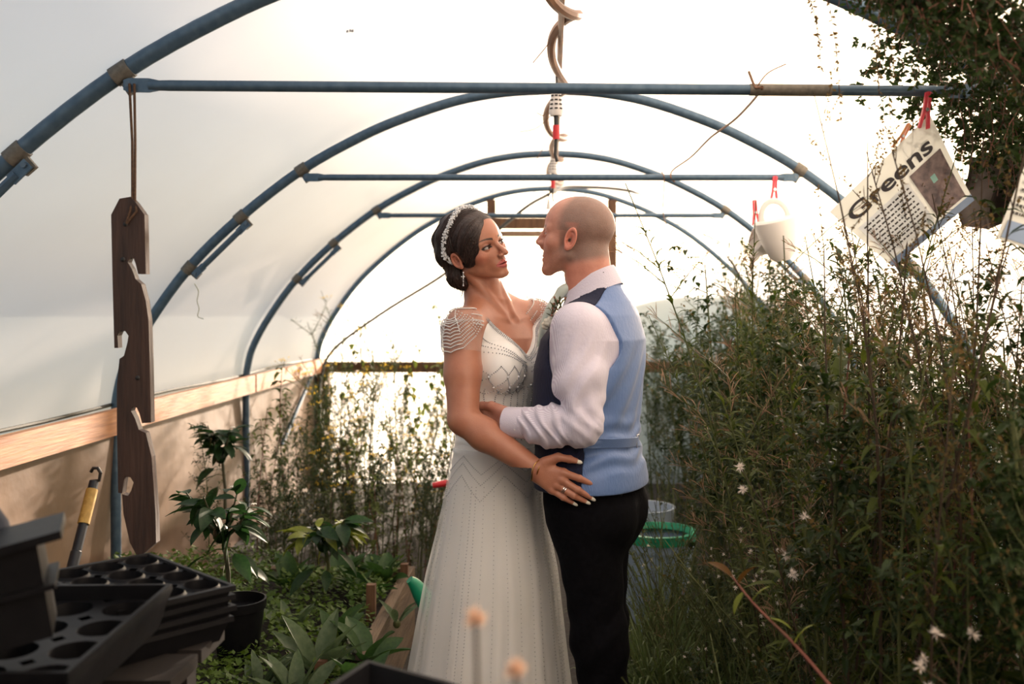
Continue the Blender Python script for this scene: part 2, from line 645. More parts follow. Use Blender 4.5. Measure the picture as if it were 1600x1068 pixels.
HOOP_LABELS = ['nearest and widest steel hoop, cut by the top edge of the picture',
               'second steel hoop from the front, arching just above the couple',
               'third steel hoop, its left leg standing bare against the timber rail',
               'farthest steel hoop, carrying the end wall and its door frame']
BAR_LABELS = ['nearest horizontal steel crossbar, spanning almost the full width at the top',
              'second horizontal steel crossbar, above the couple with the white can on it',
              'farthest horizontal steel crossbar, just behind the two heads']
for k, y in enumerate(HOOP_Y):
    rt = thing('tunnel_hoop', HOOP_LABELS[k], 'hoop', (0, y, 0), 'galvanised hoops of the tunnel')
    part('tube', MB().tube(np.c_[HALF[:, 0], np.full(len(HALF), y), HALF[:, 1]], 0.0215, 12), M_STEEL, rt)
    if k < 3:
        ends = []
        for s in (-1, 1):
            ends.append(clamp(rt, nearest(s * 1.072, 1.98), y))
            if k == 0 and s > 0:
                continue
            a = clamp(rt, nearest(s * 1.315, 1.80), y)
            b = clamp(rt, nearest(s * 1.545, 1.56), y)
            br = MB()
            u = unit(b - a)
            br.tube([a + u * 0.03 + (0, -0.012, 0), a + u * 0.06 + (0, -0.012, 0), b - u * 0.06 + (0, -0.012, 0), b - u * 0.03 + (0, -0.012, 0)], [0.012, 0.0125, 0.0125, 0.012], 8)
            for e, w in ((a, u), (b, -u)):
                br.box(e + w * 0.02 + np.array((0, -0.012, 0)), (0.006, 0.03, 0.06), np.c_[np.array((0, 1.0, 0)), np.cross(w, (0, 1.0, 0)), w])
            part('brace', br, M_STEEL, rt)
        a, b = ends
        b = b + np.array((0, 0, -0.015 if k == 0 else 0))
        br = thing('crossbar', BAR_LABELS[k], 'bar', tuple((a + b) / 2), 'crossbars of the tunnel')
        u = unit(b - a)
        o = np.array((0, -0.016, 0))
        part('bar', MB().tube([a + u * 0.05 + o, a + u * 0.1 + o, b - u * 0.1 + o, b - u * 0.05 + o], [0.012, 0.0135, 0.0135, 0.012], 12), M_STEEL, br)
        if k == 0:
            c = a + (b - a) * 0.735 + o
            part('sleeve_joint', MB().tube([c, c + u * 0.2], 0.015, 12), M_BAND, br)
        for e, w in ((a, u), (b, -u)):
            part('flattened_end', MB().prism([(-0.012, -0.012), (0.0, -0.017), (0.05, -0.017), (0.075, -0.012), (0.075, 0.012), (0.05, 0.017), (0.0, 0.017), (-0.012, 0.012)], 0.007,
                                             np.c_[w, (0, 0, 1.0), np.cross(w, (0, 0, 1.0))], e + o), M_STEEL, br)

# slanting corner brace at the end of the left wall
single('diagonal_pole', MB().tube([P(496, 566, 7.72), P(440, 695, 6.85)], 0.014, 10), M_STEEL, 'straight grey pole slanting down beside the end of the pale timber rail', 'pole')


# ---------------------------------------------------------------- people
def v3(*a):
    return np.array(a, np.float32)


def head_d(q, fem):
    """Head in its own frame (x forward, y to its left, z up, origin between the ear canals), metres."""
    if fem:
        q = np.c_[q[:, 0], q[:, 1] * 0.96, np.where(q[:, 2] < 0, q[:, 2] * 1.16, q[:, 2] * (1 + 0.16 * np.exp(-q[:, 2] / 0.02)))]
    y = np.abs(q[:, 1])
    Q = np.c_[q[:, 0], y, q[:, 2]]
    d = ell(q, (-0.012, 0, 0.042), (0.094 if fem else 0.098, 0.075, 0.083))
    d = smin(d, ell(q, (0.030, 0, 0.038), (0.062, 0.061, 0.066)), 0.03)
    d = smin(d, ell(q, (0.034, 0, -0.028), (0.054, 0.057, 0.066)), 0.025)
    jw = 0.046 if fem else 0.053
    d = smin(d, rc(Q, (0.008, jw, -0.048), (0.074, 0.012, -0.094), 0.015, 0.013), 0.022)
    d = smin(d, ball_d(q, (0.080, 0, -0.094), 0.0145 if fem else 0.018), 0.014)
    d = smin(d, ball_d(Q, (0.058, 0.043 if fem else 0.041, -0.014), 0.0195), 0.02)
    br = 0.0085 if fem else 0.011
    d = smin(d, rc(Q, (0.082, 0.010, 0.026), (0.066, 0.046, 0.026), br, br), 0.012)
    d = smax(d, -ell(Q, (0.098, 0.031, 0.008), (0.021, 0.019, 0.012)), 0.012)
    d = smin(d, ell(q, (0.068, 0, -0.026), (0.024, 0.034, 0.030)), 0.016)
    # nose
    nt = 0.114
    nz = 0.0 if fem else 0.010
    d = smin(d, rc(q, (0.087 if fem else 0.090, 0, 0.018 + nz), (nt, 0, -0.024 + nz), 0.0055 if fem else 0.0075, 0.0085), 0.010)
    d = smin(d, ball_d(q, (nt + 0.0005, 0, -0.026 + nz), 0.0088 if fem else 0.0080), 0.004)
    if not fem:
        d = smin(d, ell(q, (0.098, 0, -0.022), (0.012, 0.013, 0.016)), 0.008)
    d = smin(d, ell(Q, (nt - 0.011, 0.0115, -0.030 + nz), (0.010, 0.0065, 0.0075)), 0.005)
    if fem:
        d = smax(d, -ell(Q, (nt - 0.007, 0.0062, -0.0365), (0.0055, 0.0032, 0.0045)), 0.002)
    # muzzle and lips
    d = smin(d, ell(q, (0.074, 0, -0.060), (0.023, 0.030, 0.026)), 0.014)
    t = np.clip(y / 0.025, 0, 1)
    up = 0.0068 if fem else 0.0045
    lx = 0.0945 - 0.016 * t ** 2
    d = smin(d, np.sqrt((q[:, 0] - lx) ** 2 + ((q[:, 2] + 0.0545 + 0.0045 * t - 0.0015 * np.cos(t * 6)) * 1.1) ** 2) - up * (1 - 0.75 * t ** 2) + np.maximum(y - 0.025, 0), 0.003)
    d = smin(d, np.sqrt((q[:, 0] - lx + 0.001) ** 2 + (q[:, 2] + 0.0675 - 0.006 * t ** 2) ** 2) - (0.0080 if fem else 0.0055) * (1 - 0.75 * t ** 2) + np.maximum(y - 0.025, 0), 0.003)
    gap = 0.0017 if fem else 0.0008
    d = smax(d, -(np.maximum(np.abs(q[:, 2] + 0.0605 - 0.001 * t) - gap * (1 - t ** 2), y - 0.025) + np.where(q[:, 0] < 0.074, 0.05, 0)), 0.0015)
    # eyelids with an opening over the eyeball
    d = smin(d, ball_d(Q, (0.0745, 0.0315, 0.009), 0.0140), 0.004)
    e = Q - v3(0.0745, 0.0315, 0.009)
    op = 0.0043 if fem else 0.0024
    lid = np.sqrt((e[:, 1] / 0.0135) ** 2 + ((e[:, 2] + 0.0008 - 0.08 * e[:, 1]) / op) ** 2) - 1
    d = smax(d, -np.maximum(lid * op, 0.004 - e[:, 0]), 0.0012)
    # ears
    c, s = math.cos(0.22), math.sin(0.22)
    ex = (Q - v3(-0.006, 0.0735, -0.003)) * (1.12 if fem else 1.0)
    u = np.c_[ex[:, 0] * c + ex[:, 2] * s, ex[:, 1] - 0.22 * np.maximum(-(ex[:, 0]), 0) - 0.002, -ex[:, 0] * s + ex[:, 2] * c]
    ring = np.sqrt(((np.sqrt((u[:, 0] / 0.0150) ** 2 + (u[:, 2] / (0.0265)) ** 2) - 1) * 0.0165) ** 2 + (u[:, 1] - 0.006) ** 2) - 0.0036
    ear = smin(ell(u, (0, 0, 0), (0.0165, 0.0052, 0.029)), ring, 0.003)
    ear = smin(ear, ball_d(u, (0.004, 0.003, -0.029), 0.0070), 0.006)
    ear = smax(ear, -ell(u, (0.002, 0.0095, -0.003), (0.0095, 0.0105, 0.0165)), 0.003)
    ear = smax(ear, -ell(u, (0.005, 0.006, -0.006), (0.005, 0.012, 0.006)), 0.002)
    ear = smin(ear, ball_d(u, (0.0125, 0.003, -0.008), 0.0042), 0.003)
    d = smin(d, ear, 0.006)
    return d


class Head:
    def __init__(self, O, F_, L_, s, fem):
        F_ = unit(F_)
        L_ = unit(np.asarray(L_) - F_ * (F_ @ np.asarray(L_)))
        self.R = np.c_[F_, L_, np.cross(F_, L_)].astype(np.float32)
        self.O, self.s, self.fem = np.asarray(O, np.float32), s, fem

    def loc(self, p):
        return ((p - self.O) @ self.R) / np.float32(self.s)

    def pt(self, x, y, z):
        return self.O + self.R @ (np.array((x, y, z), np.float32) * self.s)

    def d(self, p):
        q = self.loc(p)
        far = np.sqrt((q * q).sum(-1))
        out = (far - 0.13) * self.s
        m = far < 0.24
        if m.any():
            out[m] = head_d(q[m], self.fem) * self.s
        return out


def mix(a, b, t):
    t = np.clip(t, 0, 1)[:, None]
    return a * (1 - t) + np.asarray(b)[None, :3] * t


def spot(x, lo, hi):
    """1 below lo, 0 above hi, smooth between"""
    t = np.clip((hi - x) / (hi - lo), 0, 1)
    return t * t * (3 - 2 * t)


def join(meshes):
    V, Q, n = [], [], 0
    for v, q in meshes:
        V.append(v)
        Q.append(q + n)
        n += len(v)
    return np.concatenate(V), np.concatenate(Q)


def keep(vq, cond):
    """drop the faces whose corners all fail cond(V)"""
    v, q = vq
    k = cond(v)
    q = q[k[q].any(1)]
    used = np.unique(q)
    m = np.full(len(v), -1)
    m[used] = np.arange(len(used))
    return v[used], m[q]


def near_surface(V, Q):
    return BVHTree.FromPolygons(V.tolist(), Q.tolist())


def snap(bvh, p, off=0.0):
    c, nrm, i, d = bvh.find_nearest(Vector(p))
    return np.array(c) + np.array(nrm) * off


ICO = None


def bead_mesh(pts, r, squash=1.0):
    """many small faceted beads in one mesh"""
    t = (1 + 5 ** 0.5) / 2
    b = np.array([(-1, t, 0), (1, t, 0), (-1, -t, 0), (1, -t, 0), (0, -1, t), (0, 1, t), (0, -1, -t), (0, 1, -t), (t, 0, -1), (t, 0, 1), (-t, 0, -1), (-t, 0, 1)])
    b /= np.linalg.norm(b[0])
    fc = [(0, 11, 5), (0, 5, 1), (0, 1, 7), (0, 7, 10), (0, 10, 11), (1, 5, 9), (5, 11, 4), (11, 10, 2), (10, 7, 6), (7, 1, 8), (3, 9, 4), (3, 4, 2), (3, 2, 6), (3, 6, 8), (3, 8, 9), (4, 9, 5), (2, 4, 11), (6, 2, 10), (8, 6, 7), (9, 8, 1)]
    mb = MB()
    r = np.broadcast_to(r, (len(pts),))
    for p, rr in zip(pts, r):
        mb.add(b * rr + np.asarray(p), fc)
    return mb


def eyeball(name, head, side, parent, look=(1, 0, 0), iris=(0.05, 0.022, 0.012), white=(0.5, 0.45, 0.42)):
    c = head.pt(0.0745, side * 0.0315, 0.009)
    r = 0.0122 * head.s
    n, m = 24, 16
    mb = MB().ball((0, 0, 0), (r, r, r), n=n, m=m)
    V = np.concatenate(mb.v)
    lk = head.R @ unit(look)
    cosang = (V / r) @ lk
    col = np.tile(np.array(white), (len(V), 1))
    col = mix(col, iris, (cosang > 0.80).astype(float))
    col = mix(col, (0.003, 0.002, 0.002), (cosang > 0.97).astype(float))
    me = mb.mesh(name, M_EYE)
    a = me.attributes.new('tint', 'FLOAT_COLOR', 'POINT')
    a.data.foreach_set('color', np.c_[col, np.ones(len(col))].astype(np.float32).ravel())
    return link(name, me, parent, loc=tuple(c - np.array(parent.location)))


M_SKIN_B = mat('bride_skin', (1, 1, 1), (0.9, 0.86, 0.85), rough=0.42, scale=45, attr='tint', bump=0.06, bscale=260, sss=0.12)
M_SKIN_G = mat('groom_skin', (1, 1, 1), (0.86, 0.8, 0.78), rough=0.45, scale=60, attr='tint', bump=0.12, bscale=320, sss=0.12)
M_EYE = mat('eye', (1, 1, 1), attr='tint', rough=0.08, spec=0.6)
M_NAIL = mat('pearl_nail', srgb(226, 222, 206), rough=0.22, coat=0.6)
M_HAIR = mat('dark_brown_hair', srgb(58, 36, 28), srgb(28, 17, 14), rough=0.42, scale=22, stretch=(6, 6, 1), bump=0.5, bscale=60, spec=0.5)
M_SATIN = mat('ivory_satin', srgb(241, 240, 238), srgb(232, 230, 225), rough=0.38, scale=6, bump=0.08, bscale=16, sheen=0.2)
M_TULLE = mat('ivory_tulle', srgb(238, 238, 236), rough=0.6, trans=0.45, alpha=0.34)
M_SHEER = mat('sheer_net', srgb(226, 222, 216), rough=0.6, trans=0.4, alpha=0.2)
M_BEAD = mat('silver_bead', (0.86, 0.86, 0.85), (0.62, 0.62, 0.62), rough=0.2, metal=0.15, scale=300, spec=0.8)
M_BEAD_S = mat('smoky_silver_bead', (0.52, 0.53, 0.55), (0.26, 0.27, 0.29), rough=0.2, metal=0.5, scale=300, spec=0.8)
M_CRYSTAL = mat('crystal', (0.9, 0.9, 0.9), (0.6, 0.62, 0.64), rough=0.06, metal=0.2, scale=400, spec=1.0)
M_GOLD = mat('gold', srgb(206, 160, 96), rough=0.25, metal=1.0)
M_SILVER = mat('silver', (0.7, 0.7, 0.72), rough=0.18, metal=1.0)

# ================= the bride
BF, BL = unit((0.75, -0.66, 0)), unit((0.66, 0.75, 0))
BC = np.array((-0.160, 2.975, 0))
b_head = Head((-0.221, 2.92, 1.573), (0.755, -0.640, 0.140), (0.60, 0.73, 0.33), 0.965, True)
b_tab = [(0.80, 0.18, 0.125, -0.01), (0.90, 0.178, 0.122, -0.015), (1.0, 0.130, 0.098, 0), (1.07, 0.124, 0.094, 0), (1.15, 0.135, 0.099, 0.005),
         (1.24, 0.150, 0.108, 0.006), (1.32, 0.152, 0.098, -0.004), (1.385, 0.105, 0.07, -0.012), (1.42, 0.055, 0.05, -0.02)]
b_sh = P(722, 514, 2.82)
b_el = P(724, 655, 2.752)
b_wr = P(838, 733, 2.690)
b_sh2 = P(838, 498, 3.075)
b_el2 = P(905, 560, 3.13)
b_wr2 = P(985, 520, 3.10)
b_neck0 = BC + np.array((0, 0, 1.385)) - BF * 0.022
b_neck1 = b_head.pt(-0.012, 0, -0.04)

# right hand spread flat on his hip: knuckle, middle joint, tip of each finger
HD = 2.672
b_fing = {
    'thumb': [P(851, 722, HD + .006), P(872, 714, HD), P(890, 717, HD - .002), P(901, 720, HD)],
    'index': [P(843, 731, HD + .012), P(880, 738, HD), P(905, 747, HD - .010), P(925, 756, HD + .002)],
    'middle': [P(843, 737, HD + .012), P(877, 749, HD - .002), P(903, 765, HD - .012), P(923, 777, HD)],
    'ring': [P(842, 742, HD + .012), P(870, 758, HD), P(896, 774, HD - .009), P(915, 783, HD + .002)],
    'little': [P(840, 746, HD + .013), P(862, 765, HD + .003), P(880, 777, HD - .004), P(895, 785, HD + .004)]}
b_frad = {'thumb': [.016, .0125, .0100, .0072], 'index': [.016, .0125, .0092, .0066], 'middle': [.016, .0125, .0092, .0066], 'ring': [.016, .0120, .0088, .0062], 'little': [.015, .0108, .0076, .0056]}


def b_torso(p):
    f, l, z = (p - BC) @ BF, (p - BC) @ BL, p[:, 2]
    d = loft_d(f, l, z, b_tab, 2.2)
    loc = np.c_[f, np.abs(l), z]
    d = smin(d, ell(loc, (0.080, 0.070, 1.235), (0.066, 0.066, 0.068)), 0.022)
    return d


def b_body(p):
    p = p.astype(np.float32)
    d = b_torso(p)
    # shoulders, collar bones, neck
    top = BC + np.array((0, 0, 1.375)) - BF * 0.02
    d = smin(d, chain(p, [top, b_sh + np.array((0.012, 0.01, 0.012))], [0.052, 0.050]), 0.03)
    d = smin(d, chain(p, [top, b_sh2 + np.array((-0.012, 0, 0.008))], [0.052, 0.048]), 0.03)
    d = smin(d, rc(p, b_neck0, b_neck1, 0.056, 0.050), 0.045)
    nm = b_neck0 * 0.5 + b_neck1 * 0.5 - BF * 0.02
    for sh_ in (b_sh, b_sh2):
        d = smin(d, rc(p, nm, sh_ * 0.65 + top * 0.35 + np.array((0, 0, 0.012)), 0.034, 0.036), 0.03)
    notch = BC + BF * 0.058 + np.array((0, 0, 1.372))
    for s in (-1, 1):
        d = smin(d, rc(p, b_head.pt(-0.012, s * 0.052, -0.045), notch + BL * s * 0.014, 0.012, 0.008), 0.012)
        d = smin(d, rc(p, notch + BL * s * 0.022, notch + BL * s * 0.125 - BF * 0.03 + np.array((0, 0, 0.014)), 0.007, 0.008), 0.012)
    d = smax(d, -ball_d(p, notch + BF * 0.014 + np.array((0, 0, 0.010)), 0.014), 0.012)
    d = smin(d, b_head.d(p), 0.012)
    # arms
    mid = b_sh * 0.5 + b_el * 0.5
    fore = b_el * 0.72 + b_wr * 0.28 + np.array((0.004, 0, -0.004))
    d = smin(d, chain(p, [b_sh, mid, b_el], [0.055, 0.050, 0.043], 0.02), 0.022)
    d = smin(d, chain(p, [b_el, fore, b_wr], [0.042, 0.043, 0.0275], 0.02), 0.012)
    m2 = (b_sh2 + b_el2) / 2
    d = smin(d, chain(p, [b_sh2, m2, b_el2], [0.052, 0.046, 0.042], 0.02), 0.02)
    d = smin(d, chain(p, [b_el2, b_wr2], [0.042, 0.028], 0.02), 0.02)
    h2 = b_wr2 + np.array((0.075, -0.03, 0.01))
    d = smin(d, rc(p, b_wr2, h2, 0.027, 0.024), 0.02)
    # hand
    far = ball_d(p, P(880, 750, HD), 0.13)
    m = far < 0.03
    if m.any():
        pm = p[m]
        h = None
        for k in ('index', 'middle', 'ring', 'little'):
            j, r = b_fing[k], b_frad[k]
            e = rc(pm, j[0], j[1], r[0], r[1])
            h = e if h is None else smin(h, e, 0.012)
            h = smin(h, ball_d(pm, j[1] + np.array((0, -0.003, 0)), r[1] * 0.92), 0.004)
        h = smin(h, rc(pm, b_fing['thumb'][0], b_fing['thumb'][1], 0.015, 0.0125), 0.014)
        for k, j in b_fing.items():
            r = b_frad[k]
            g_ = smin(rc(pm, j[1], j[2], r[1] * 0.86, r[2]), rc(pm, j[2], j[3], r[2], r[3]), 0.002)
            g_ = smin(g_, ball_d(pm, j[2], r[2] * 1.06), 0.003)
            h = smin(h, g_, 0.005)
        d[m] = smin(d[m], h, 0.010)
    return d


NZ = 1.452
b_all = join([
    keep(surface(b_body, (-0.42, 2.66, 0.98), (0.20, 3.22, NZ + 0.004), 0.0030), lambda v: ~((v[:, 0] > b_wr[0] - 0.008) & (v[:, 2] < 1.05) & (v[:, 1] < 2.76))),
    surface(b_body, (-0.40, 2.74, NZ), (-0.06, 3.08, 1.73), 0.0019),
    keep(surface(b_body, (b_wr[0] - 0.014, 2.60, 0.84), (0.14, 2.745, 1.05), 0.0017), lambda v: v[:, 0] > b_wr[0] - 0.012)])
V, Q = b_all
b_bvh = near_surface(V, Q)
q = b_head.loc(V.astype(np.float32))
q = np.c_[q[:, 0], q[:, 1] * 0.96, np.where(q[:, 2] < 0, q[:, 2] * 1.16, q[:, 2] * (1 + 0.16 * np.exp(-q[:, 2] / 0.02)))]
yy = np.abs(q[:, 1])
skin = np.array(srgb(182, 126, 100)[:3])
c = np.tile(skin, (len(V), 1))
fr = 0.5 + 0.5 * fbm(V.astype(np.float32), 60, 3)
c = mix(c, np.array(srgb(160, 100, 78)[:3]), 0.5 * fr)
t = np.clip(yy / 0.026, 0, 1)
lip = spot(np.abs(q[:, 2] + 0.061 - 0.001 * t) - 0.0140 * (1 - t ** 2) ** 0.7, -0.0008, 0.0012) * (yy < 0.026) * (q[:, 0] > 0.07)
c = mix(c, srgb(182, 88, 84), lip * 0.95)
c = mix(c, srgb(238, 228, 218), lip * spot(np.abs(q[:, 2] + 0.0598), 0.0012, 0.002) * (q[:, 0] < 0.0915) * (yy < 0.014))
blush = spot(np.sqrt((q[:, 0] - 0.06) ** 2 + (yy - 0.05) ** 2 + (q[:, 2] + 0.015) ** 2), 0.01, 0.035)
c = mix(c, srgb(190, 104, 82), blush * 0.45)
bz = 0.0285 + 0.006 * np.sin(np.clip((yy - 0.012) / 0.042, 0, 1) * 2.4)
brow = spot(np.abs(q[:, 2] - bz) - 0.0030 * (1.25 - np.clip((yy - 0.012) / 0.042, 0, 1)), -0.0008, 0.0012) * (yy > 0.012) * (yy < 0.052) * (q[:, 0] > 0.04)
c = mix(c, srgb(38, 24, 20), brow * 0.95)
ex, ez = yy - 0.0315, q[:, 2] - 0.009
er = np.sqrt((ex / 0.0165) ** 2 + ((ez - 0.002) / 0.0095) ** 2)
c = mix(c, srgb(112, 70, 58), spot(er, 0.7, 1.15) * (q[:, 0] > 0.05) * 0.75)
lash = spot(np.abs(np.sqrt((ex / 0.0142) ** 2 + ((ez + 0.0008 - 0.08 * ex) / 0.0058) ** 2) - 1), 0.14, 0.3) * (ez > -0.004) * (q[:, 0] > 0.06)
c = mix(c, srgb(22, 14, 14), lash)
c = mix(c, srgb(196, 110, 86), spot(np.abs(yy - 0.08), 0.006, 0.012) * (np.abs(q[:, 0]) < 0.03) * (np.abs(q[:, 2]) < 0.045) * 0.4)
BR = thing('person', 'bride in a beaded ivory gown, head tilted up towards the groom', 'person', (BC[0], BC[1], 0.0))
link('body', skin_mesh('body', V, Q, M_SKIN_B, BR.location, col=c), BR)
for s in (-1, 1):
    eyeball('eye', b_head, s, BR, look=(1, 0.32, 0.10))
    # lashes
    mb = MB()
    for a in np.linspace(-0.0115, 0.0125, 11):
        z0 = 0.009 + 0.0052 * math.sqrt(max(0.02, 1 - (a / 0.0140) ** 2)) - 0.001
        p0 = b_head.pt(0.0745 + math.sqrt(max(1e-6, 0.0140 ** 2 - a * a - 0.00002)), s * (0.0315 + a), z0)
        p1 = b_head.pt(0.0745 + math.sqrt(max(1e-6, 0.0140 ** 2 - a * a - 0.00002)) + 0.006, s * (0.0315 + a * 1.35 + 0.001), z0 + 0.0045)
        mb.tube([p0, (p0 + p1) / 2 - np.array((0, 0, 0.0006)), p1], [0.0006, 0.0005, 0.0002], 4)
    part('lash', mb, mat('lash', (0.006, 0.004, 0.004), rough=0.5), BR, kind='stuff')

# nails
for k, j in b_fing.items():
    r = b_frad[k][3]
    dirn = unit(j[3] - j[2])
    M_ = np.c_[dirn, np.cross((0, -1.0, 0), dirn), (0, -1.0, 0)]
    part('nail', MB().ball(j[3] + dirn * 0.006 + np.array((0, -r * 0.62, 0)), (0.0105, r * 0.82, 0.0026), M_, 10, 6), M_NAIL, BR)
# bracelet and rings
ax = unit(P(843, 736, HD) - b_el)
cb = b_wr + ax * 0.002
u = unit(np.cross(ax, (0, 0, 1.0)))
w = np.cross(ax, u)
ring_pts = [cb + 0.0325 * (math.cos(a) * u + math.sin(a) * w) + ax * 0.006 * math.sin(a * 2) for a in np.linspace(0, 2 * math.pi, 28)]
br_ = part('bracelet', MB().tube(ring_pts, 0.0016, 6, caps=False), M_GOLD, BR)
part('bar_charm', MB().ball(cb + np.array((0.004, -0.0325, 0.004)), (0.003, 0.002, 0.014), np.c_[u, ax, unit(w + 0.2 * ax)], 8, 6), M_GOLD, br_)
rp, rq = b_fing['ring'][1], b_fing['ring'][2]
ax = unit(rq - rp)
u = unit(np.cross(ax, (0, 0, 1.0)))
w = np.cross(ax, u)
for o in (0.40, 0.50):
    cr = rp + (rq - rp) * o
    part('ring', MB().tube([cr + 0.0108 * (math.cos(a) * u + math.sin(a) * w) for a in np.linspace(0, 2 * math.pi, 24)], 0.0019, 6, caps=False), M_SILVER, BR)


# ---- hair
def b_hair(p):
    q = b_head.loc(p.astype(np.float32))
    x, y, z = q[:, 0], q[:, 1], q[:, 2]
    d = ell(q, (-0.016, 0, 0.046), (0.106, 0.086, 0.091))
    d = smin(d, ell(q, (-0.060, 0, 0.022), (0.066, 0.084, 0.088)), 0.03)
    d = smin(d, ell(q, (-0.056, 0, -0.058), (0.052, 0.080, 0.056)), 0.03)
    d = smin(d, ell(q, (0.035, -0.040, 0.045), (0.056, 0.042, 0.060)), 0.02)
    d = smin(d, ell(q, (0.022, -0.064, 0.008), (0.030, 0.020, 0.042)), 0.02)
    # face left bare, swept fringe on her right side
    face = ell(q, (0.112, 0.012, -0.030), (0.074, 0.095, 0.118))
    d = smax(d, -face, 0.006)
    d = np.maximum(d, np.minimum(-(z + 0.032), (x + 0.028)))          # nothing hangs below the ears in front of them
    ear = ell(np.c_[x, np.abs(y), z], (-0.004, 0.084, -0.006), (0.024, 0.026, 0.034))
    d = smax(d, -ear, 0.004)
    # strands: fine furrows running back and down
    ph = np.arctan2(y * 1.0, z - 0.02)
    fur = np.sin(ph * 46 + x * 60 + 3 * np.sin(x * 40)) * 0.0006
    wav = 0.003 * np.sin(z * 90 + y * 40) * np.clip(-x * 14, 0, 1)
    return (d + 0.35 * fur + wav) * b_head.s


hv = surface(b_hair, b_head.O - 0.20, b_head.O + 0.20, 0.0025)
HA = link('hair', skin_mesh('hair', hv[0], hv[1], M_HAIR, BR.location), BR)
h_bvh = near_surface(*hv)
rnd = random.Random(7)
locks = MB()
for i in range(520):
    v0 = hv[0][rnd.randrange(len(hv[0]))]
    ql = b_head.loc(np.asarray(v0, np.float32)[None])[0]
    pts = [snap(h_bvh, v0, 0.0006)]
    nst = rnd.randint(6, 12)
    for k in range(nst):
        q0 = b_head.loc(np.asarray(pts[-1], np.float32)[None])[0]
        if q0[0] > 0.0:
            dv = np.array((-0.45, (-0.5 if q0[1] < 0.02 else 0.5), -0.55 - 2 * max(0, 0.06 - q0[2])))
        else:
            dv = np.array((-0.5 + min(0, -q0[0] - 0.09) * -6, 0.1 * np.sign(q0[1]), -0.8))
        nx = pts[-1] + (b_head.R @ unit(dv)) * 0.0085
        if q0[2] < -0.1:
            pts.append(nx + np.array((rnd.uniform(-.004, .004), rnd.uniform(-.004, .004), 0)))
        else:
            pts.append(snap(h_bvh, nx, 0.0005 + 0.0012 * math.sin(k / nst * 3.1)))
    rr = rnd.uniform(0.0005, 0.0011)
    locks.tube(pts, rr * np.sin(np.linspace(0.5, 2.9, len(pts))), 5)
for i in range(60):          # loose ends and flyaways that catch the light
    if i < 38:
        a0 = b_head.pt(rnd.uniform(-0.09, -0.02), rnd.choice((-1, 1)) * rnd.uniform(0.0, 0.07), rnd.uniform(-0.10, -0.08))
        dv = b_head.R @ np.array((rnd.uniform(-.6, .3), rnd.uniform(-.4, .4), -0.8))
    else:
        a0 = snap(h_bvh, b_head.pt(rnd.uniform(-0.1, 0.06), rnd.uniform(-.05, .08), 0.13 + rnd.uniform(0, .02)))
        dv = b_head.R @ np.array((rnd.uniform(-.8, .8), rnd.uniform(-.3, .8), 0.35))
    L_ = rnd.uniform(0.010, 0.026)
    cv = np.array((rnd.uniform(-.01, .01), 0, rnd.uniform(-.008, .008)))
    locks.tube([a0, a0 + dv * L_ * 0.5 + cv * 0.5, a0 + dv * L_ + cv], [0.0006, 0.0004, 0.0002], 4)
part('locks', locks, M_HAIR, HA, kind='stuff')

# ---- hair band: crystals along an arc over the head
arc = []
for a in np.linspace(0, 1, 34):
    th = math.radians(-112 + 150 * a)
    pos = b_head.pt(0.012 - 0.045 * abs(math.sin(th)) ** 5, 0.12 * math.sin(th), 0.03 + 0.13 * math.cos(th))
    arc.append(snap(h_bvh, pos, 0.004))
HB = part('hair_band', MB().tube(spline(arc, 3), 0.0028, 6), M_SILVER, BR)
cp, crr = [], []
for i, p0 in enumerate(spline(arc, 5)):
    for k in range(4):
        cp.append(p0 + np.array([rnd.uniform(-.0065, .0065) for _ in range(3)]))
        crr.append(rnd.choice((0.0017, 0.0022, 0.003)))
part('crystals', bead_mesh(cp, np.array(crr)), M_CRYSTAL, HB, smooth=False, kind='stuff')
# ---- earring
e0 = b_head.pt(0.004, -0.083, -0.036)
ep = [e0 + np.array((0.001, -0.002, -0.004 - 0.0042 * k)) for k in range(10)] + [e0 + np.array((s * 0.004, -0.002, -0.016)) for s in (-1, 1)]
part('earring', bead_mesh(ep, np.array([0.0026, 0.0016, 0.0022, 0.003, 0.0022, 0.0016, 0.002, 0.0015, 0.002, 0.0026, 0.002, 0.002])), M_CRYSTAL, BR, smooth=False)


# ---- gown
def b_bodice(p):
    p = p.astype(np.float32)
    f, l, z = (p - BC) @ BF, (p - BC) @ BL, p[:, 2]
    d = b_torso(p) - 0.007
    top = BC + np.array((0, 0, 1.375)) - BF * 0.02
    sh = np.minimum(chain(p, [top, b_sh], [0.052, 0.050]), chain(p, [top, b_sh2], [0.052, 0.048])) - 0.006
    d = smin(d, sh, 0.03)
    d = d + 0.0012 * np.sin(z * 210 + l * 60) * spot(np.abs(z - 1.08), 0.02, 0.09)
    al = np.abs(l)
    vee = np.where(f > -0.02, 1.272 + 0.95 * np.abs(l - 0.008), 1.30 + 0.8 * al)
    d = np.maximum(d, (z - vee) * 0.7)
    d = np.maximum(d, 0.985 - z)
    d = np.maximum(d, al - 0.152 - 0.22 * np.maximum(1.24 - z, 0))      # armholes
    return d


bod = surface(b_bodice, (-0.42, 2.76, 0.92), (0.10, 3.2, 1.45), 0.0035)
GOWN = link('gown', skin_mesh('gown', bod[0], bod[1], M_SATIN, BR.location), BR)
g_bvh = near_surface(*bod)

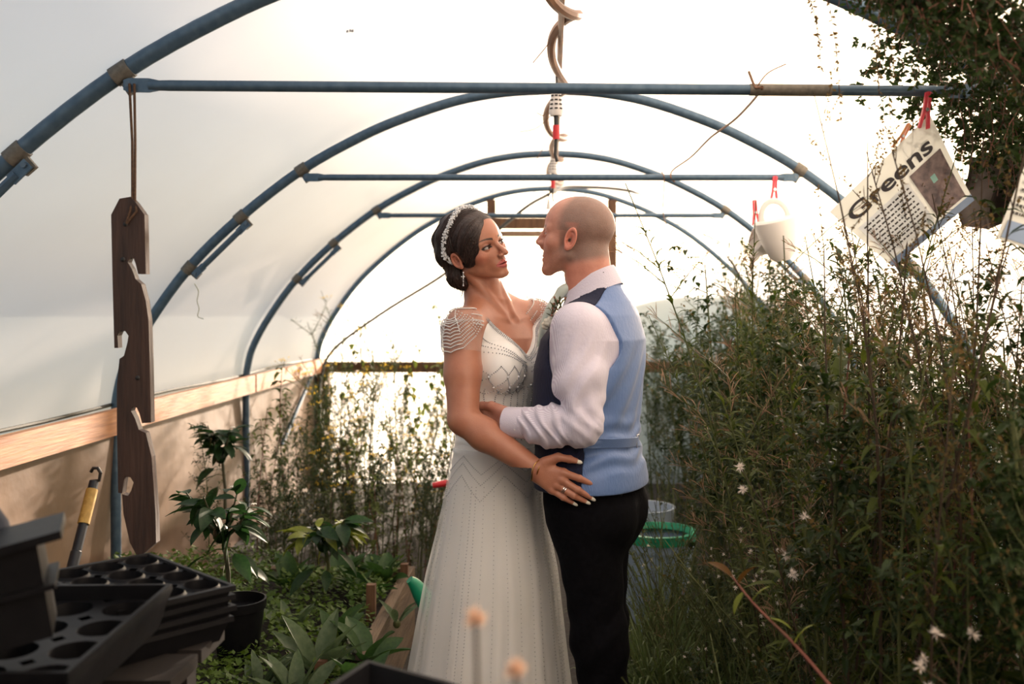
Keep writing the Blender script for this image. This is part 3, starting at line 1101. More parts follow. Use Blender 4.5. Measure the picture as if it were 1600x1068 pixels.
SK = [(1.02, -0.160, .137, .106), (1.0, -0.160, .142, .112), (0.90, -0.162, .155, .125), (0.746, -0.170, .165, .150), (0.613, -0.174, .182, .172), (0.31, -0.186, .208, .20), (0.012, -0.196, .235, .23)]
SKT = [(1.0, -0.160, .145, .116), (0.90, -0.162, .159, .130), (0.746, -0.171, .174, .160), (0.613, -0.175, .200, .188), (0.31, -0.188, .236, .23), (0.006, -0.20, .28, .275)]


def skirt_pt(tab, z, th, amp, ph):
    t = np.array(tab)[::-1]
    cx, ra, rb = (np.interp(z, t[:, 0], t[:, i]) for i in (1, 2, 3))
    g_ = max(0.0, 1.0 - z)
    m = 1 + amp * g_ * (math.sin(9 * th + ph + 2 * z) + 0.6 * math.sin(17 * th + 2.2 * ph) + 0.45 * math.sin(26 * th - ph))
    return np.array((cx, BC[1], z)) + BL * ra * m * math.cos(th) + BF * rb * m * math.sin(th)


ths = np.linspace(0, 2 * math.pi, 200, endpoint=False)
A = [[skirt_pt(SK, z, th, 0.030, 0.4) for th in ths] for z in np.linspace(1.02, 0.012, 40)]
skm = MB().grid(np.array(A), closed=True)
SKIRT = part('skirt', skm, M_SATIN, GOWN)
A = [[skirt_pt(SKT, z, th, 0.060, 1.9) for th in ths] for z in np.linspace(1.0, 0.006, 40)]
part('tulle_overskirt', MB().grid(np.array(A), closed=True), M_TULLE, GOWN)
# bead lines running down the skirt
for i, th in enumerate(np.radians([52, 64, 77, 88, 98, 110, 121, 133, 144, 156, 168, 181, 196, 212])):
    dbl = i in (2, 9)
    pts = []
    for j, z in enumerate(np.arange(0.90, 0.03, -0.0092 if dbl else -0.0125)):
        for o in ((-0.008, 0.008) if dbl else (0.0,)):
            pts.append(skirt_pt(SKT, z, th + o / (0.15 + 0.1 * (1 - z)), 0.060, 1.9) + (BL * math.cos(th) + BF * math.sin(th)) * 0.003)
    part('bead_line', bead_mesh(pts, 0.0017 if dbl else 0.00145), M_BEAD_S, GOWN, smooth=False, kind='stuff')


def on_gown(l, z, off=0.0015):
    """a point on the front of the gown"""
    o = BC + BL * l + BF * 0.4 + np.array((0, 0, z))
    r = g_bvh.ray_cast(Vector(o), Vector(-BF))
    if r[0] is None:
        return None
    return np.array(r[0]) + np.array(r[1]) * off


def bead_path(ctrl, step, r, name='bead_line'):
    s = spline(ctrl, 10)
    d = np.r_[0, np.cumsum(np.linalg.norm(np.diff(s, axis=0), axis=1))]
    pts = []
    for t in np.arange(0, d[-1], step):
        pt = on_gown(np.interp(t, d, s[:, 0]), np.interp(t, d, s[:, 1]))
        if pt is not None:
            pts.append(pt)
    return pts


pts = []
for s in (-1, 1):        # neckline edging, three rows
    for o in (0.0, 0.006, 0.012):
        pts += bead_path([(0.008 + s * 0.002, 1.268 - o), (0.008 + s * 0.04, 1.305 - o), (0.008 + s * 0.085, 1.348 - o), (0.008 + s * 0.138, 1.397 - o)], 0.0046, .0016)
part('neckline_beads', bead_mesh(pts, 0.0019), M_BEAD_S, GOWN, smooth=False, kind='stuff')
pts, big = [], []
for s in (-1, 1):        # diamonds and stones on the bodice
    for k in range(4):
        x0 = s * (0.018 + 0.034 * k)
        pts += bead_path([(x0, 1.245), (x0 + s * 0.017, 1.215), (x0, 1.185)], 0.0045, .0015)
        pts += bead_path([(x0 + s * 0.034, 1.245), (x0 + s * 0.017, 1.215), (x0 + s * 0.034, 1.185)], 0.0045, .0015)
        for zz in (1.215, 1.185):
            b0 = on_gown(x0 + s * (0.017 if zz > 1.2 else 0.0), zz, 0.002)
            if b0 is not None:
                big.append(b0)
    for k in range(3):   # swags under the neckline
        pts += bead_path([(s * 0.012, 1.250 - 0.012 * k), (s * 0.05, 1.262 - 0.006 * k), (s * 0.10, 1.300 - 0.012 * k), (s * 0.14, 1.325 - 0.02 * k)], 0.0050, .0015)
    for k in range(5):
        pts += bead_path([(s * (0.02 + 0.03 * k), 1.178), (s * (0.035 + 0.03 * k), 1.166), (s * (0.05 + 0.03 * k), 1.178)], 0.0045, .0015)
    for k in range(6):   # fringe lines below the bust
        x0 = s * (0.008 + 0.024 * k)
        pts += bead_path([(x0, 1.18), (x0 * 0.9, 1.10), (x0 * 0.95, 1.02)], 0.0062, .0014)
    for o in (0.0, 0.014, 0.028):      # stepped chevrons over the hips
        pts += bead_path([(s * 0.13, 1.035 - o), (s * 0.085, 1.01 - o), (s * 0.075, 0.985 - o), (s * 0.03, 0.965 - o), (0.0, 0.952 - o)], 0.0048, .0016)
part('bodice_beads', bead_mesh(pts, 0.0020), M_BEAD_S, GOWN, smooth=False, kind='stuff')
part('stones', bead_mesh(big, 0.0042), M_CRYSTAL, GOWN, smooth=False, kind='stuff')
# hip chevrons on the skirt
pts = []
for k, z0 in enumerate((0.985, 0.965, 0.93)):
    for th in np.radians(np.arange(40, 230, 1.9)):
        w_ = abs(((math.degrees(th) - 40) / 27.0) % 2 - 1)
        z = z0 - 0.05 * w_ * (1 + 0.2 * k)
        pts.append(skirt_pt(SKT, z, th, 0.060, 1.9) + (BL * math.cos(th) + BF * math.sin(th)) * 0.0025)
part('hip_beads', bead_mesh(pts, 0.0018), M_BEAD_S, GOWN, smooth=False, kind='stuff')


# cap sleeves: sheer net carrying scalloped strings of beads
def cap_sleeve(sh, el, out, rad):
    ax = unit(el - sh)
    side = unit(np.asarray(out) - ax * (ax @ np.asarray(out)))
    oth = np.cross(ax, side)

    def at(a, t, off):
        """a: angle round the arm, t: 0 top of the shoulder .. 1 hem"""
        if t < 0.35:         # rounds over the top of the shoulder
            k = t / 0.35
            c0 = sh + ax * (-0.062 + 0.052 * math.sin(k * 1.57))
            r0 = rad * math.sin(0.25 + k * 1.32)
        else:
            c0 = sh + ax * (-0.010 + 0.085 * (t - 0.35) / 0.65)
            r0 = rad
        dirv = math.cos(a) * side + math.sin(a) * oth
        r = b_bvh.ray_cast(Vector(c0 + dirv * 0.11), Vector(-dirv))
        if r[0] is not None:
            rr = float((np.array(r[0]) - c0) @ dirv)
            r0 = min(max(rr, 0.01), rad + 0.012)
        return c0 + dirv * (r0 + off)

    grid = [[at(a, t, 0.004) for a in np.linspace(-1.7, 1.7, 30)] for t in np.linspace(0.0, 0.98, 14)]
    root = part('cap_sleeve', MB().grid(np.array(grid)), M_SHEER, BR)
    beads = []
    # concentric swags hung from two points, scalloped hem
    for k, t0 in enumerate(np.linspace(0.24, 1.0, 11)):
        half = 0.4 + 1.2 * (k / 10) ** 0.8
        for a in np.arange(-half, half, 0.0036 / rad):
            u_ = a / half
            sag = (1 - abs(u_) ** 2.2)
            scal = 0.03 * abs(math.sin(u_ * 3.14159 * (1.5 if k < 4 else 2.5)))
            t = t0 * (0.42 + 0.58 * sag) - (scal if k > 2 else 0) + (0.02 if k == 10 else 0)
            beads.append(at(a, t, 0.0055))
    for a0 in (-0.5, 0.5):
        for t in np.arange(0.02, 0.62, 0.03):
            beads.append(at(a0 * (0.3 + 1.1 * t), t, 0.0055))
    for a in np.arange(-1.7, 1.7, 0.0047 / rad):
        beads.append(at(a, 0.03 + 0.02 * abs(math.sin(a * 2)), 0.0055))
        if abs(a) > 1.1:
            for t in (0.14, 0.26, 0.4):
                beads.append(at(a, t, 0.0055))
    part('bead_strings', bead_mesh(beads, 0.0022), M_BEAD, root, smooth=False, kind='stuff')


cap_sleeve(b_sh, b_el, (-0.45, -0.85, 0), 0.056)
cap_sleeve(b_sh2, b_el2, BL * 0.4 + BF * 0.55 + np.array((0, 0, 0.55)), 0.052)

# ================= the groom
GF, GL = unit((-0.94, 0.342, 0)), unit((-0.342, -0.94, 0))
GC = np.array((0.112, 2.87, 0))
th_ = math.radians(17)
g_head = Head((0.074, 2.88, 1.608), (-math.cos(th_) * 0.995, math.sin(th_), 0.085), (-math.sin(th_), -math.cos(th_), 0.0), 1.0, False)
g_tab = [(0.84, 0.172, 0.132, -0.01), (0.92, 0.176, 0.134, -0.005), (1.02, 0.168, 0.132, 0.006), (1.12, 0.172, 0.136, 0.010), (1.24, 0.184, 0.138, 0.0),
         (1.32, 0.178, 0.130, -0.012), (1.39, 0.125, 0.098, -0.028), (1.43, 0.085, 0.080, -0.030), (1.47, 0.060, 0.062, -0.022), (1.50, 0.05, 0.05, -0.015)]
g_sh = np.array((0.072, 2.722, 1.352))
g_el = P(909, 664, 2.655)
g_wr = P(806, 660, 2.735)
g_sh2 = GC - GL * 0.17 + np.array((0, 0, 1.36))
g_el2 = g_sh2 + np.array((-0.04, 0.03, -0.27))
g_wr2 = g_el2 + np.array((-0.20, -0.03, 0.06))
g_fing = [
    [P(793, 645, 2.768), P(768, 634, 2.800), P(753, 633, 2.822), P(741, 637, 2.838)],      # thumb
    [P(797, 652, 2.765), P(765, 643, 2.820), P(745, 640, 2.850), P(725, 640, 2.868)],
    [P(797, 658, 2.765), P(762, 654, 2.822), P(742, 652, 2.855), P(720, 652, 2.875)],
    [P(798, 663, 2.765), P(764, 664, 2.822), P(745, 664, 2.852), P(724, 664, 2.870)],
    [P(799, 667, 2.765), P(770, 673, 2.818), P(755, 674, 2.842), P(740, 675, 2.858)]]
g_frad = [[.016, .0130, .0112, .0090], [.017, .0135, .0105, .0085], [.017, .0138, .0108, .0086], [.017, .0132, .0104, .0082], [.016, .0120, .0092, .0074]]


def g_torso(p):
    f, l, z = (p - GC) @ GF, (p - GC) @ GL, p[:, 2]
    d = loft_d(f, l, z, g_tab, 2.3)
    top = GC + np.array((0, 0, 1.375)) - GF * 0.028
    for s in (g_sh, g_sh2):
        d = smin(d, chain(p, [top, s + np.array((0, 0, -0.002))], [0.062, 0.060]), 0.04)
    return d


g_n0 = GC + np.array((0, 0, 1.38)) - GF * 0.010
g_n1 = g_head.pt(-0.018, 0, -0.03)


def g_neckhead(p):
    d = rc(p, g_n0, g_n1, 0.062, 0.058)
    d = smin(d, rc(p, g_head.pt(-0.045, 0, -0.03), g_n0 - GF * 0.015, 0.05, 0.052), 0.03)
    return smin(d, g_head.d(p), 0.016)


def g_hand(p):
    h = None
    for j, r in zip(g_fing[1:], g_frad[1:]):
        e = rc(p, j[0], j[1], r[0], r[1])
        h = e if h is None else smin(h, e, 0.012)
    h = smin(h, rc(p, g_fing[0][0], g_fing[0][1], 0.017, 0.0135), 0.014)
    for j, r in zip(g_fing, g_frad):
        g_ = smin(rc(p, j[1], j[2], r[1] * 0.9, r[2]), rc(p, j[2], j[3], r[2], r[3]), 0.003)
        h = smin(h, g_, 0.006)
    h = smin(h, rc(p, g_wr, (g_fing[2][0] + g_fing[3][0]) / 2, 0.030, 0.026), 0.012)
    return h


def g_inner(p):
    """the body under the clothes"""
    p = p.astype(np.float32)
    d = g_torso(p) + 0.012
    d = smin(d, rc(p, g_n0, g_n1, 0.066, 0.060), 0.02)
    d = smin(d, chain(p, [g_sh, g_el], [0.05, 0.042]), 0.02)
    d = smin(d, chain(p, [g_el, g_wr], [0.042, 0.030]), 0.02)
    d = smin(d, chain(p, [g_sh2, g_el2, g_wr2], [0.05, 0.042, 0.03]), 0.02)
    d = smin(d, rc(p, g_wr2, g_wr2 + np.array((-0.09, -0.02, 0.0)), 0.03, 0.022), 0.02)
    for hp, kn, an in G_LEGS:
        d = smin(d, chain(p, [hp, kn, an], [0.07, 0.05, 0.04]), 0.02)
    return d


G_LEGS = [(np.array((0.098, 2.790, 0.86)), np.array((0.136, 2.795, 0.48)), np.array((0.168, 2.81, 0.06))),
          (np.array((0.140, 2.955, 0.86)), np.array((0.146, 2.945, 0.48)), np.array((0.178, 2.95, 0.06)))]

gh = surface(lambda p: g_neckhead(p.astype(np.float32)), (-0.10, 2.72, 1.41), (0.26, 3.04, 1.75), 0.0019)
gd = surface(lambda p: g_hand(p.astype(np.float32)), (-0.31, 2.66, 1.0), (-0.06, 2.92, 1.2), 0.0018)
gi = surface(g_inner, (-0.3, 2.5, 0.0), (0.36, 3.25, 1.46), 0.008)
V, Q = join([gh, gd, gi])
q = g_head.loc(V.astype(np.float32))
yy = np.abs(q[:, 1])
c = np.tile(np.array(srgb(206, 152, 132)[:3]), (len(V), 1))
fr = 0.5 + 0.5 * fbm(V.astype(np.float32), 70, 5)
c = mix(c, srgb(184, 120, 100), 0.5 * fr)
onhead = (q[:, 2] > -0.14) & (yy < 0.14)
neck = spot(q[:, 2], -0.10, -0.03) * spot(q[:, 0], 0.0, 0.05)
c = mix(c, srgb(200, 122, 98), neck * 0.5)
# cropped hair: behind a hairline that runs over the crown, round the ear and to the nape
hl = np.where(q[:, 2] > 0.02, 0.045 - 0.35 * np.maximum(q[:, 2] - 0.07, 0) - 0.2 * (0.07 - yy), 0.028)
crop = spot(q[:, 0] - hl, -0.03, 0.012) * spot(-q[:, 2] - 0.25 * (q[:, 0] + 0.09), 0.035, 0.062)
gr = np.random.RandomState(4).uniform(0, 1, len(V))
c = mix(c, srgb(112, 100, 92), crop * (0.66 + 0.16 * gr) * onhead)
beard = spot(np.abs(q[:, 0] - 0.055), 0.03, 0.052) * spot(q[:, 2] + 0.30 * np.maximum(0.05 - q[:, 0], 0) * -1, -0.045, -0.018) * spot(-q[:, 2], 0.11, 0.125) * (q[:, 0] > 0.01)
c = mix(c, srgb(150, 112, 94), beard * (0.4 + 0.35 * gr) * onhead)
side = spot(np.abs(q[:, 0] - 0.022), 0.006, 0.016) * spot(np.abs(q[:, 2] + 0.01), 0.02, 0.05) * (yy > 0.05)
c = mix(c, srgb(140, 108, 92), side * 0.45 * onhead)
t = np.clip(yy / 0.026, 0, 1)
lip = spot(np.abs(q[:, 2] + 0.061) - 0.0085 * (1 - t ** 2) ** 0.7, -0.0005, 0.0015) * (yy < 0.026) * (q[:, 0] > 0.07)
c = mix(c, srgb(196, 120, 108), lip * 0.8)
brow = spot(np.abs(q[:, 2] - 0.030) - 0.003, -0.0005, 0.002) * (yy > 0.014) * (yy < 0.05) * (q[:, 0] > 0.04)
c = mix(c, srgb(120, 92, 78), brow * 0.6)
earm = (1 - spot(yy, 0.0735, 0.0775)) * spot(np.abs(q[:, 0] + 0.006), 0.022, 0.028) * spot(np.abs(q[:, 2]), 0.04, 0.046)
c = mix(c, srgb(222, 140, 118), earm * 0.8)
GR = thing('person', 'shaven-headed groom in blue waistcoat and black trousers facing the bride', 'person', (GC[0], GC[1], 0.0))
link('body', skin_mesh('body', V, Q, M_SKIN_G, GR.location, col=c), GR)
for s in (-1, 1):
    eyeball('eye', g_head, s, GR, look=(1, 0, -0.25), iris=(0.06, 0.08, 0.1))


# ---- clothes
def cloth_mat(name, c1, c2, freq, rough=0.75, width=0.5, bump=0.15, sheen=0.3):
    """woven cloth with fine stripes that follow the garment"""
    m = mat(name, c1, rough=rough, sheen=sheen)
    n, l = m.node_tree.nodes, m.node_tree.links
    b = [x for x in n if x.type == 'BSDF_PRINCIPLED'][0]
    a = n.new('ShaderNodeAttribute')
    a.attribute_name = 'across'
    w = n.new('ShaderNodeMath')
    w.operation = 'MULTIPLY'
    w.inputs[1].default_value = freq * 2 * math.pi
    l.new(a.outputs['Fac'], w.inputs[0])
    s = n.new('ShaderNodeMath')
    s.operation = 'SINE'
    l.new(w.outputs[0], s.inputs[0])
    r = n.new('ShaderNodeValToRGB')
    r.color_ramp.elements[0].position = 0.5 - width * 0.5
    r.color_ramp.elements[1].position = 0.5 + width * 0.5
    r.color_ramp.elements[0].color = c1
    r.color_ramp.elements[1].color = c2
    mp = n.new('ShaderNodeMapRange')
    mp.inputs['From Min'].default_value = -1
    l.new(s.outputs[0], mp.inputs['Value'])
    l.new(mp.outputs[0], r.inputs['Fac'])
    l.new(r.outputs['Color'], b.inputs['Base Color'])
    bz = n.new('ShaderNodeTexNoise')
    bz.inputs['Scale'].default_value = 35
    bp = n.new('ShaderNodeBump')
    bp.inputs['Strength'].default_value = bump
    bp.inputs['Distance'].default_value = 0.01
    l.new(bz.outputs['Fac'], bp.inputs['Height'])
    l.new(bp.outputs[0], b.inputs['Normal'])
    return m


M_SHIRT = cloth_mat('striped_shirting', srgb(218, 214, 226), srgb(194, 184, 202), 290, width=0.9)
M_VBACK = cloth_mat('blue_lining', srgb(98, 128, 178), srgb(86, 114, 164), 420, rough=0.45, width=0.9)
M_VFRONT = cloth_mat('navy_wool', srgb(22, 28, 58), srgb(15, 20, 44), 300, rough=0.9, width=0.9, sheen=0.05)
M_WHITEFL0 = mat('shirt_button', srgb(230, 226, 226), rough=0.3)
M_TROUSER = mat('black_wool', srgb(16, 16, 20), srgb(9, 9, 12), rough=0.95, scale=60, bump=0.2, spec=0.1)


def seg_t(p, a, b):
    ba = b - a
    return np.clip(((p - a) @ ba) / (ba @ ba), 0, 1)


NAX = unit(g_n1 - g_n0 + np.array((-0.03, 0, 0))).astype(np.float32)


def neck_dist(p):
    w_ = p - g_n0.astype(np.float32)
    t_ = w_ @ NAX
    w_ = w_ - t_[:, None] * NAX
    return np.sqrt((w_ * w_).sum(-1)) + np.where(t_ < -0.03, 1.0, 0.0)


def g_shirt(p):
    p = p.astype(np.float32)
    d = g_torso(p) - 0.004
    # near sleeve, loose, with folds gathering at the elbow
    t = seg_t(p, g_sh, g_el)
    u = seg_t(p, g_el, g_wr)
    up = chain(p, [g_sh + np.array((0, 0.004, 0.0)), g_sh * 0.45 + g_el * 0.55, g_el], [0.072, 0.067, 0.056], 0.03)
    lo = chain(p, [g_el, g_el * 0.5 + g_wr * 0.5 + np.array((0, 0, -0.006)), g_wr + unit(g_el - g_wr) * 0.03], [0.056, 0.054, 0.042], 0.02)
    x, z = p[:, 0], p[:, 2]
    up = up + 0.0030 * np.sin(z * 95 + x * 120 + 2 * np.sin(z * 40)) * spot(np.abs(t - 0.92), 0.05, 0.35) + 0.0018 * np.sin(x * 150 - z * 50 + 2.0 * np.sin(p[:, 1] * 30)) * spot(np.abs(t - 0.35), 0.1, 0.4) + 0.004 * np.sin(z * 62 - x * 75 + 1.2 * np.sin(x * 50)) * spot(np.abs(t - 0.6), 0.1, 0.35)
    fold = np.sin(x * 175 + z * 95 + 1.4 * np.sin(z * 70 + x * 30))
    lo = lo - 0.0045 * np.maximum(fold, -0.2) * spot(np.abs(u - 0.45), 0.25, 0.6) - 0.003 * np.sin(x * 90 - z * 60)
    sl = smin(up, lo, 0.014)
    sl = sl + 0.006 * np.exp(-((x - g_el[0] + 0.055) ** 2 + (z - g_el[2] - 0.055) ** 2) / 0.0003)      # crook of the elbow
    cuff = rc(p, g_wr + unit(g_wr - g_el) * 0.006, g_wr + unit(g_el - g_wr) * 0.035, 0.0385, 0.0400)
    cuff = np.maximum(cuff, (p - g_wr - unit(g_wr - g_el) * 0.022) @ unit(g_wr - g_el).astype(np.float32))
    sl = smin(sl, cuff, 0.004)
    wdir = unit(g_wr - g_el).astype(np.float32)
    sl = np.maximum(sl, (p - g_wr) @ wdir - 0.015)
    sl = np.maximum(sl, -np.maximum(rc(p, g_wr - wdir * 0.02, g_wr + wdir * 0.2, 0.037, 0.037), 0.004 - ((p - g_wr) @ wdir)))
    d = smin(d, sl, 0.022)
    f2 = chain(p, [g_sh2, g_el2, g_wr2], [0.068, 0.056, 0.042], 0.02)
    d = smin(d, f2, 0.02)
    d = np.maximum(d, 1.0 - z - 10 * np.maximum(0.02 - sl, 0))
    d = np.maximum(d, 0.070 - neck_dist(p))
    return d


sv = surface(g_shirt, (-0.32, 2.55, 0.92), (0.36, 3.25, 1.50), 0.0032)
Vs = sv[0].astype(np.float32)
t, u = seg_t(Vs, g_sh, g_el), seg_t(Vs, g_el, g_wr)
du, dl = rc(Vs, g_sh, g_el, 0.06, 0.06), rc(Vs, g_el, g_wr, 0.05, 0.05)
a1 = Vs @ unit(np.cross(g_el - g_sh, (0, 1.0, 0))).astype(np.float32)
a2 = Vs @ unit(np.cross(g_wr - g_el, (0, 1.0, 0))).astype(np.float32)
across = np.where(du < dl, a1 + 0.3 * Vs[:, 1], a2 + 0.3 * Vs[:, 1])
SHIRT = link('shirt', skin_mesh('shirt', sv[0], sv[1], M_SHIRT, GR.location, val=across), GR)
s_bvh = near_surface(*sv)

# cuff: a plain smooth band with a button
wd_ = unit(g_wr - g_el)
u_ = unit(np.cross(wd_, (0, 0, 1.0)))
Mc = np.c_[u_, np.cross(wd_, u_), wd_]
cfm = MB().lathe([(0.0385, 0.028), (0.0415, 0.029), (0.0425, 0.026), (0.0435, -0.028), (0.0425, -0.032), (0.0385, -0.030)], 40, Mc, g_wr).mesh('cuff', M_SHIRT, GR.location)
aa = cfm.attributes.new('across', 'FLOAT', 'POINT')
aa.data.foreach_set('value', np.array([np.array(vv.co) @ np.cross(wd_, u_) for vv in cfm.vertices], np.float32))
CF = link('cuff', cfm, GR)
part('button', MB().ball(g_wr + np.array((0.0, -0.043, -0.012)), (0.005, 0.002, 0.005), n=10, m=5), M_WHITEFL0, CF)

# collar: a turned-down band tilted round the neck, dark waistcoat neckband under it
col_c = GC - GF * 0.004 + np.array((0.0, 0, 1.452))


def neck_ring(a, r, h, tilt=0.52, k=1.0):
    r = r * 0.91
    """a = 0 at the throat"""
    f = r * math.cos(a) * 1.02
    l = r * math.sin(a) * 0.94
    return col_c + GF * f + GL * l + np.array((0, 0, h - tilt * f * k))


ang = np.linspace(0.20, 2 * math.pi - 0.20, 60)
A = []
for h, r in ((-0.006, 0.073), (0.030, 0.070), (0.043, 0.0685), (0.046, 0.0715), (0.038, 0.0765), (0.012, 0.087), (-0.008, 0.096), (-0.020, 0.1005)):
    A.append([neck_ring(a, r + (0.008 if h < 0.03 else 0) * math.exp(-(min(a, 2 * math.pi - a) / 0.5) ** 2), h - 0.022 * math.exp(-(min(a, 2 * math.pi - a) / 0.45) ** 2) * (1 if h < 0.03 else 0.3)) for a in ang])
cm = MB().grid(np.array(A)).mesh('collar', M_SHIRT, GR.location)
cv = np.array([vv.co for vv in cm.vertices])
at_ = cm.attributes.new('across', 'FLOAT', 'POINT')
at_.data.foreach_set('value', (cv[:, 2] + 0.52 * ((cv[:, :2]) @ GF[:2])).astype(np.float32))
link('collar', cm, GR)


def g_vest(p, grow=0.011):
    p = p.astype(np.float32)
    f, l, z = (p - GC) @ GF, (p - GC) @ GL, p[:, 2]
    d = g_torso(p) - grow - 0.010 * spot(z, 0.93, 1.02)
    hug = 0.004 * np.sin(z * 120 + f * 40 + 1.5 * np.sin(l * 30)) * spot(np.abs(z - 1.03), 0.02, 0.10) * (f < -0.02)
    hug = hug + 0.0035 * np.sin(l * 70 + z * 45) * spot(np.abs(z - 1.18), 0.05, 0.16) * (f < -0.03)
    d = d - hug
    d = np.maximum(d, 0.905 + 0.10 * np.maximum(f, 0) * 0 - z - 0.0 * l)
    # armholes
    for s, sh in ((1, g_sh), (-1, g_sh2)):
        ls = l * s
        hole = np.sqrt(((f + 0.036) / 0.098) ** 2 + ((z - 1.305 + 0.25 * f) / 0.118) ** 2) - 1
        d = np.maximum(d, np.where(ls > 0.06, -np.maximum(hole * 0.09, 0.118 - ls + 0.10 * np.maximum(z - 1.3, 0)), -1))
    # V at the front
    d = np.maximum(d, np.where(f > 0.0, (z - (1.18 + 2.6 * np.abs(l))) * 0.4, -1))
    d = np.maximum(d, 0.0875 - neck_dist(p))
    return d


seam = lambda p: np.maximum(((p - GC) @ GF) + 0.038 + 0.2 * np.maximum(p[:, 2] - 1.33, 0), 0.099 - neck_dist(p.astype(np.float32)))
vf = surface(lambda p: np.maximum(g_vest(p), -seam(p)), (-0.2, 2.55, 0.88), (0.36, 3.2, 1.52), 0.0032)
vb = surface(lambda p: np.maximum(g_vest(p, 0.012), seam(p) + 0.0008), (-0.2, 2.55, 0.88), (0.36, 3.2, 1.52), 0.0032)
WC = link('waistcoat', skin_mesh('waistcoat', vf[0], vf[1], M_VFRONT, GR.location, val=(vf[0] - GC) @ GL), GR)
wb = link('back_panel', skin_mesh('back_panel', vb[0], vb[1], M_VBACK, GR.location, val=(vb[0] - GC) @ GL), WC)
wb['label'] = 'pale blue back of the waistcoat'
vb_bvh = near_surface(*vb)


def on_back(a, z, off=0.003):
    """a: angle from straight behind towards his left"""
    dv = -GF * math.cos(a) + GL * math.sin(a)
    r = vb_bvh.ray_cast(Vector(GC + dv * 0.5 + np.array((0, 0, z))), Vector(-dv))
    return None if r[0] is None else np.array(r[0]) + dv * off


# cinch strap with buckle, navy neckband, seam down the back
rows = []
for h in (-0.014, -0.013, 0.013, 0.014):
    row = []
    for a in np.linspace(-0.2, 1.40, 30):
        p0 = on_back(a, 1.035 + h + 0.012 * (a - 0.4), 0.001 if abs(h) > 0.0135 else 0.0035)
        row.append(p0 if p0 is not None else row[-1])
    rows.append(row)
sm = MB().grid(np.array(rows)).mesh('strap', M_VBACK, GR.location)
aa = sm.attributes.new('across', 'FLOAT', 'POINT')
aa.data.foreach_set('value', np.array([vv.co[2] for vv in sm.vertices], np.float32))
link('strap', sm, WC)
b0 = on_back(-0.05, 1.032, 0.006)
part('buckle', MB().tube([b0 + GL * x + np.array((0, 0, z)) for x, z in ((-.012, -.017), (.012, -.017), (.012, .017), (-.012, .017), (-.012, -.017))], 0.0016, 6), M_SILVER, WC)

def g_trousers(p):
    p = p.astype(np.float32)
    f, l, z = (p - GC) @ GF, (p - GC) @ GL, p[:, 2]
    tab = [(0.68, 0.09, 0.08, -0.01), (0.74, 0.135, 0.112, -0.014), (0.80, 0.162, 0.130, -0.014), (0.86, 0.172, 0.136, -0.012), (0.93, 0.170, 0.130, -0.006), (1.0, 0.165, 0.128, 0.002)]
    d = loft_d(f, l, z, tab, 2.4)
    d = smin(d, ell(np.c_[f, np.abs(l), z], (-0.060, 0.076, 0.825), (0.086, 0.085, 0.09)), 0.04)
    for hp, kn, an in G_LEGS:
        e = chain(p, [hp + np.array((0, 0, -0.02)), kn, an], [0.100, 0.072, 0.066], 0.05)
        e = e + 0.0025 * np.sin(z * 60 + f * 70) * spot(np.abs(z - 0.45), 0.08, 0.3)
        d = smin(d, e, 0.018)
    d = np.maximum(d, 0.03 - z)
    return d


tv = surface(g_trousers, (-0.12, 2.6, 0.0), (0.36, 3.15, 1.02), 0.0055)
TR = link('trousers', skin_mesh('trousers', tv[0], tv[1], M_TROUSER, GR.location), GR)
t_bvh = near_surface(*tv)
bt = snap(t_bvh, P(969, 771, 2.72), 0.001)
part('button', MB().ball(bt, (0.0075, 0.003, 0.0075), n=12, m=6), mat('black_button', (0.004, 0.004, 0.005), rough=0.3), TR)
for hp, kn, an in G_LEGS:
    mb = MB()
    fd = unit(GF)
    side = np.cross((0, 0, 1.0), fd)
    Mx = np.c_[fd, side, (0, 0, 1.0)]
    b0 = np.array((an[0], an[1], 0.0))
    mb.ball(b0 + fd * 0.055 + np.array((0, 0, 0.034)), (0.145, 0.046, 0.036), Mx, 16, 10)
    mb.ball(b0 + np.array((0, 0, 0.06)), (0.055, 0.042, 0.05), Mx, 14, 8)
    mb.box(b0 + fd * 0.05 + np.array((0, 0, 0.008)), (0.26, 0.078, 0.016), Mx)
    part('shoe', mb, mat('black_leather', (0.01, 0.01, 0.012), rough=0.25), GR)

# tie and buttonhole flower
M_TIE = mat('silver_green_silk', srgb(206, 216, 206), srgb(184, 196, 188), rough=0.4, scale=30)
tp = [neck_ring(0.0, 0.080, 0.012) + np.array((0, 0, 0.0)), None]
k0 = P(879, 450, 2.845)
tie = MB()
rows = []
tpath = spline([P(896, 450, 2.862), P(884, 452, 2.862), P(872, 463, 2.865), P(861, 482, 2.870), P(851, 508, 2.878), P(846, 540, 2.885)], 4)
tw_ = np.interp(np.linspace(0, 1, len(tpath)), [0, 0.15, 0.3, 0.4, 0.6, 1], [0.012, 0.019, 0.020, 0.016, 0.024, 0.028])
tt_ = np.interp(np.linspace(0, 1, len(tpath)), [0, 0.15, 0.3, 0.4, 0.6, 1], [0.010, 0.017, 0.018, 0.013, 0.014, 0.010])
for i_, cpt in enumerate(tpath):
    tg = unit(tpath[min(i_ + 1, len(tpath) - 1)] - tpath[max(i_ - 1, 0)])
    sd_ = unit(GL - tg * (GL @ tg))
    nm_ = np.cross(tg, sd_)
    rows.append([cpt + sd_ * tw_[i_] * math.cos(a) + nm_ * tt_[i_] * math.sin(a) for a in np.linspace(0, 2 * math.pi, 18, endpoint=False)])
part('tie', tie.grid(np.array(rows), closed=True), M_TIE, GR)

